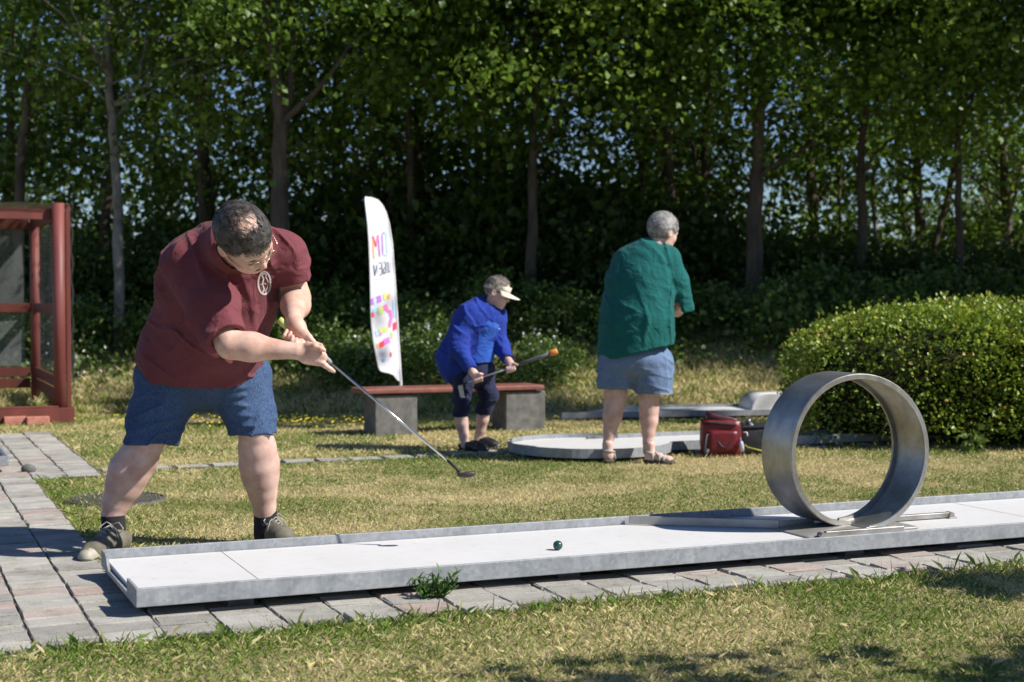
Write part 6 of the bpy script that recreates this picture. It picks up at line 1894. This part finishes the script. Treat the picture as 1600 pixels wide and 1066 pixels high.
hcg = Gp(1036, 364, .07)
fhg = Field(hcg - .17, hcg + .17, .0045)
fhg.cone(Gp(1018, 398, .03), Gp(1030, 374, .06), .062, .058, .02)
Wg, Rg = head(fhg, hcg, (.72, .55, -.34), (.28, .18, .94), 1.06)
fhg2 = Field(Gp(1030, 500, .22), Gp(1075, 455, .52), .0040)
fhg2.cone(Gp(1058, 486, .20), Gp(1045, 476, .32), .040, .028, .01)
fingers(fhg2, Gp(1045, 476, .32), (-.45, .8, .2), (.3, .2, -.9), [.5, .7, .5], 1.0)
field_obj('body', [fb, fhg, fhg2], m_skin_leg, gp, (4, 1, 1))
hair_cap('hair', Wg, Rg, 1.06, m_hair_g, gp, [((0, .070, .05), (0, 1, -.25)), ((0, -.03, -.070), (0, .35, -1))], r=(.087, .108, .100), h=.0045, wave=.006)
hair_strips('hair_locks', Wg, Rg, 1.06, m_hair_g, gp, 2600, .05, lambda d: d[2] > -.75 and d[1] < .55 and not (abs(d[0]) > .7 and d[1] > -.05 and d[2] < .1), fall=(0, -.3, -1), th=.003, base_r=(.088, .110, .102))
# shorts
fs2 = Field((.48, 10.0, .42), (1.40, 10.9, .86), hk)
fs2.ell(Gp(993, 562, .03), (.245, .19, .15), k=0)
for pts_ in ([(965, 565, .02, .135), (962, 590, .02, .118), (961.5, 612, .02, .112)], [(1020, 570, .01, .140), (1021, 595, .0, .126), (1021.5, 620, .0, .122)]):
    g = fs2.like(); g.chain([Gp(a, b_, c_) for a, b_, c_, r in pts_], [r for *_, r in pts_], .04)
    x_, y_, c_, r_ = pts_[-1]; hem = Gp(x_, y_ - 5.5, c_)
    hb = fs2.like(); hb.cone(Gp(x_, y_ - 18, c_), Gp(x_, y_, c_), r_ + .004, r_ + .005, 0); hb.cut(hem + np.array([0, 0, .032]), (0, 0, 1)); g.union(hb, .002)
    g.cut(hem, (0, 0, -1)); g.carve(hem + np.array([0, 0, .04]), hem - np.array([0, 0, .1]), r_ - .012, r_ - .010); fs2.union(g, .03)
fo = []
for a, b_ in [((945, 560), (985, 572)), ((948, 585), (982, 580)), ((1000, 575), (1040, 585)), ((1005, 598), (1045, 592)), ((992, 560), (990, 600)), ((1030, 565), (1048, 575)), ((1010, 585), (1030, 610))]:
    p0, p1 = hitw(*a, fs2, 10.0, 10.9), hitw(*b_, fs2, 10.0, 10.9)
    if p0 is not None and p1 is not None: fo.append((p0, p1, .014, .009))
fs2.folds(fo, .01, .01)
fs2.disp(lambda x, y, z: vn(x * 12, y * 12, z * 12) * .010 + wrinkles(x, y, z, (1, 0, -.3), .012, 4, 14, 2.) + wrinkles(x, y, z, (.3, 0, 1), .008, 4, 14, 7.), .03)
field_obj('denim_shorts', [fs2], m_denim2, gp, 1)
# fringe at the right hem
mb = MB()
for k in range(26):
    x_ = 1006 + k * 1.65; p_ = Gp(x_, 614 + math.sin(k * .12 * math.pi) * .6, -.125 + .05 * abs((k - 13) / 13) ** 2)
    mb.tube([p_, p_ + Vector((random.uniform(-.003, .003), -.002, -random.uniform(.010, .022))) if isinstance(p_, Vector) else Vector(p_) + Vector((random.uniform(-.003, .003), -.002, -random.uniform(.010, .022)))], .0016, 4)
tag(mb.build('frayed_hem', m_flower, gp), kind='stuff')
# shirt
fg = Field((.46, 9.98, .66), (1.46, 10.95, 1.56), hk)
fg.cone(Gp(992, 548, .03), Gp(996, 500, .03), .262, .245, .06, (.4, 1, 0), .84)
fg.cone(Gp(996, 500, .03), Gp(1001, 440, .06), .245, .222, .08, (.4, 1, 0), .86)
fg.cone(Gp(1001, 440, .06), Gp(1010, 408, .06), .222, .160, .08, (.4, 1, 0), .86)
fg.cone(Gp(984, 408, .08), Gp(1042, 404, .03), .108, .095, .06)
fg.cone(Gp(1010, 405, .04), Gp(1019, 392, .05), .100, .076, .05)
fg.cut(Gp(990, 551, 0), (.27, 0, -1)); fg.carve(Gp(992, 600, .03), Gp(992, 548, .03), .23, .228, (.4, 1, 0), .84)
fg.carve(Gp(1018, 400, .03), Gp(1034, 366, .07), .066, .068)
g = fg.like(); g.chain([Gp(1043, 408, .03), Gp(1058, 440, .04), Gp(1068, 478, .07)], [.095, .082, .074], .04)
ax = Gp(1068, 478, .07) - Gp(1056, 440, .04); ax /= np.linalg.norm(ax)
g.cut(Gp(1062, 484, .06), (0.02, .25, -1)); g.carve(Gp(1062, 474, .06), Gp(1064, 500, .08), .062, .064); fg.union(g, .022)
g = fg.like(); g.chain([Gp(974, 410, .11), Gp(966, 462, .24)], [.09, .075], .03); fg.union(g, .03)
fo = []
for a, b_, w_, am in [((1014, 402), (1024, 435), .007, .010), ((1024, 405), (1030, 428), .007, .009), ((1036, 405), (1041, 445), .008, .010), ((1044, 415), (1046, 440), .007, .008), ((1012, 425), (1022, 448), .008, .010), ((990, 412), (993, 425), .006, .006),
                      ((1010, 458), (1034, 478), .012, .012), ((1022, 474), (1036, 492), .009, .010), ((1024, 455), (1032, 466), .010, .010), ((948, 478), (1005, 480), .008, -.010), ((1005, 480), (1035, 496), .008, -.010), ((950, 470), (1010, 470), .014, .007), ((990, 493), (1032, 496), .012, .009),
                      ((1032, 498), (1036, 550), .016, .010), ((1008, 500), (1008, 545), .016, .006), ((1041, 490), (1044, 555), .014, -.010), ((1048, 440), (1042, 480), .012, -.014), ((962, 500), (955, 535), .016, .006), ((1052, 470), (1078, 474), .008, .006), ((1026, 515), (1024, 548), .01, .008)]:
    p0, p1 = hitw(*a, fg, 9.95, 10.9), hitw(*b_, fg, 9.95, 10.9)
    if p0 is not None and p1 is not None: fo.append((p0, p1, w_ * 1.1, am))
fg.folds(fo, .01, .01)
fg.disp(lambda x, y, z: vn(x * 6 + z * 2, y * 6, z * 4) * .016 + vn(x * 15, y * 15, z * 9) * .005 + wrinkles(x, y, z, (.25, 0, -1), .015, 2.4, 8, 2.) + wrinkles(x, y, z, (1, 0, -.35), .012, 3, 10, 5.), .03)
field_obj('t_shirt', [fg], m_green, gp, 1)
mb = MB(); ring_ = []
for k in range(25):
    a = k / 24 * 2 * math.pi; ring_.append(Vector(Gp(1019.5, 391, .045)) + Vector((.068 * math.cos(a), .066 * math.sin(a), .012 * math.sin(a) - .032 * math.cos(a))))
mb.tube(ring_, .006, 6, cap=False); mb.build('collar', m_green, gp)
# sandals
m_sand = mat('grey_sandal_strap', (.30, .29, .27), (.42, .40, .38), 20, .7)
for (hx, hy), (tx, ty) in (((.655, 10.36), (.73, 10.60)), ((.925, 10.36), (1.10, 10.30))):
    d = Vector((tx - hx, ty - hy, 0)); ln = d.length; d.normalize(); s2 = Vector((d.y, -d.x, 0))
    def at(t, s_=0, h=0): return Vector((hx, hy, 0)) + d * ln * t + s2 * s_ + Vector((0, 0, h))
    g = Field(np.array(at(-.1)) - .1, np.array(at(1)) + .1, .005)
    lo_ = np.minimum(np.array(at(0)), np.array(at(1))) - .09; hi_ = np.maximum(np.array(at(0)), np.array(at(1))) + .09; lo_[2] = -.02; hi_[2] = .16
    g = Field(lo_, hi_, .0045)
    for a, b_, r0, r1 in ((.10, .45, .038, .036), (.45, .78, .036, .046), (.78, .95, .046, .034)): g.cone(at(a, 0, .016), at(b_, 0, .016), r0, r1, .02, (0, 0, 1), .5)
    g.cut((0, 0, .030), (0, 0, 1)); g.cut((0, 0, .001), (0, 0, -1))
    field_obj('sandal_sole', [g], m_rubber, gp, 1)
    g = Field(lo_, hi_, .0045)
    g.cone(at(.16, 0, .055), at(.50, 0, .050), .032, .032, .02); g.cone(at(.50, 0, .048), at(.84, 0, .040), .034, .036, .02, (0, 0, 1), .6); g.cone(at(.16, 0, .05), at(.16, 0, .13), .032, .034, .02)
    for q in range(5): g.cone(at(.80, -.026 + .013 * q, .036), at(.97 - .03 * q * (1 if tx > 1 else -1) * .5, -.028 + .014 * q, .034), .010, .009, .004)
    field_obj('foot', [g], m_skin_leg, gp, 1)
    mb = MB()
    for t, hh_, wd in ((.30, .092, .008), (.55, .076, .009), (.72, .064, .009)):
        mb.tube([at(t, -.042, .026), at(t, -.034, hh_ * .72), at(t + .02, 0, hh_), at(t, .034, hh_ * .72), at(t, .042, .026)], wd, 6)
    mb.tube([at(.30, -.036, .075), at(.06, -.030, .085), at(-.01, 0, .088), at(.06, .030, .085), at(.30, .036, .075)], .009, 6)
    mb.tube([at(.55, -.038, .06), at(.72, .036, .05)], .007, 6); mb.tube([at(.55, .038, .06), at(.30, .0, .092)], .007, 6)
    tag(mb.build('sandal_straps', m_sand, gp), kind='stuff')
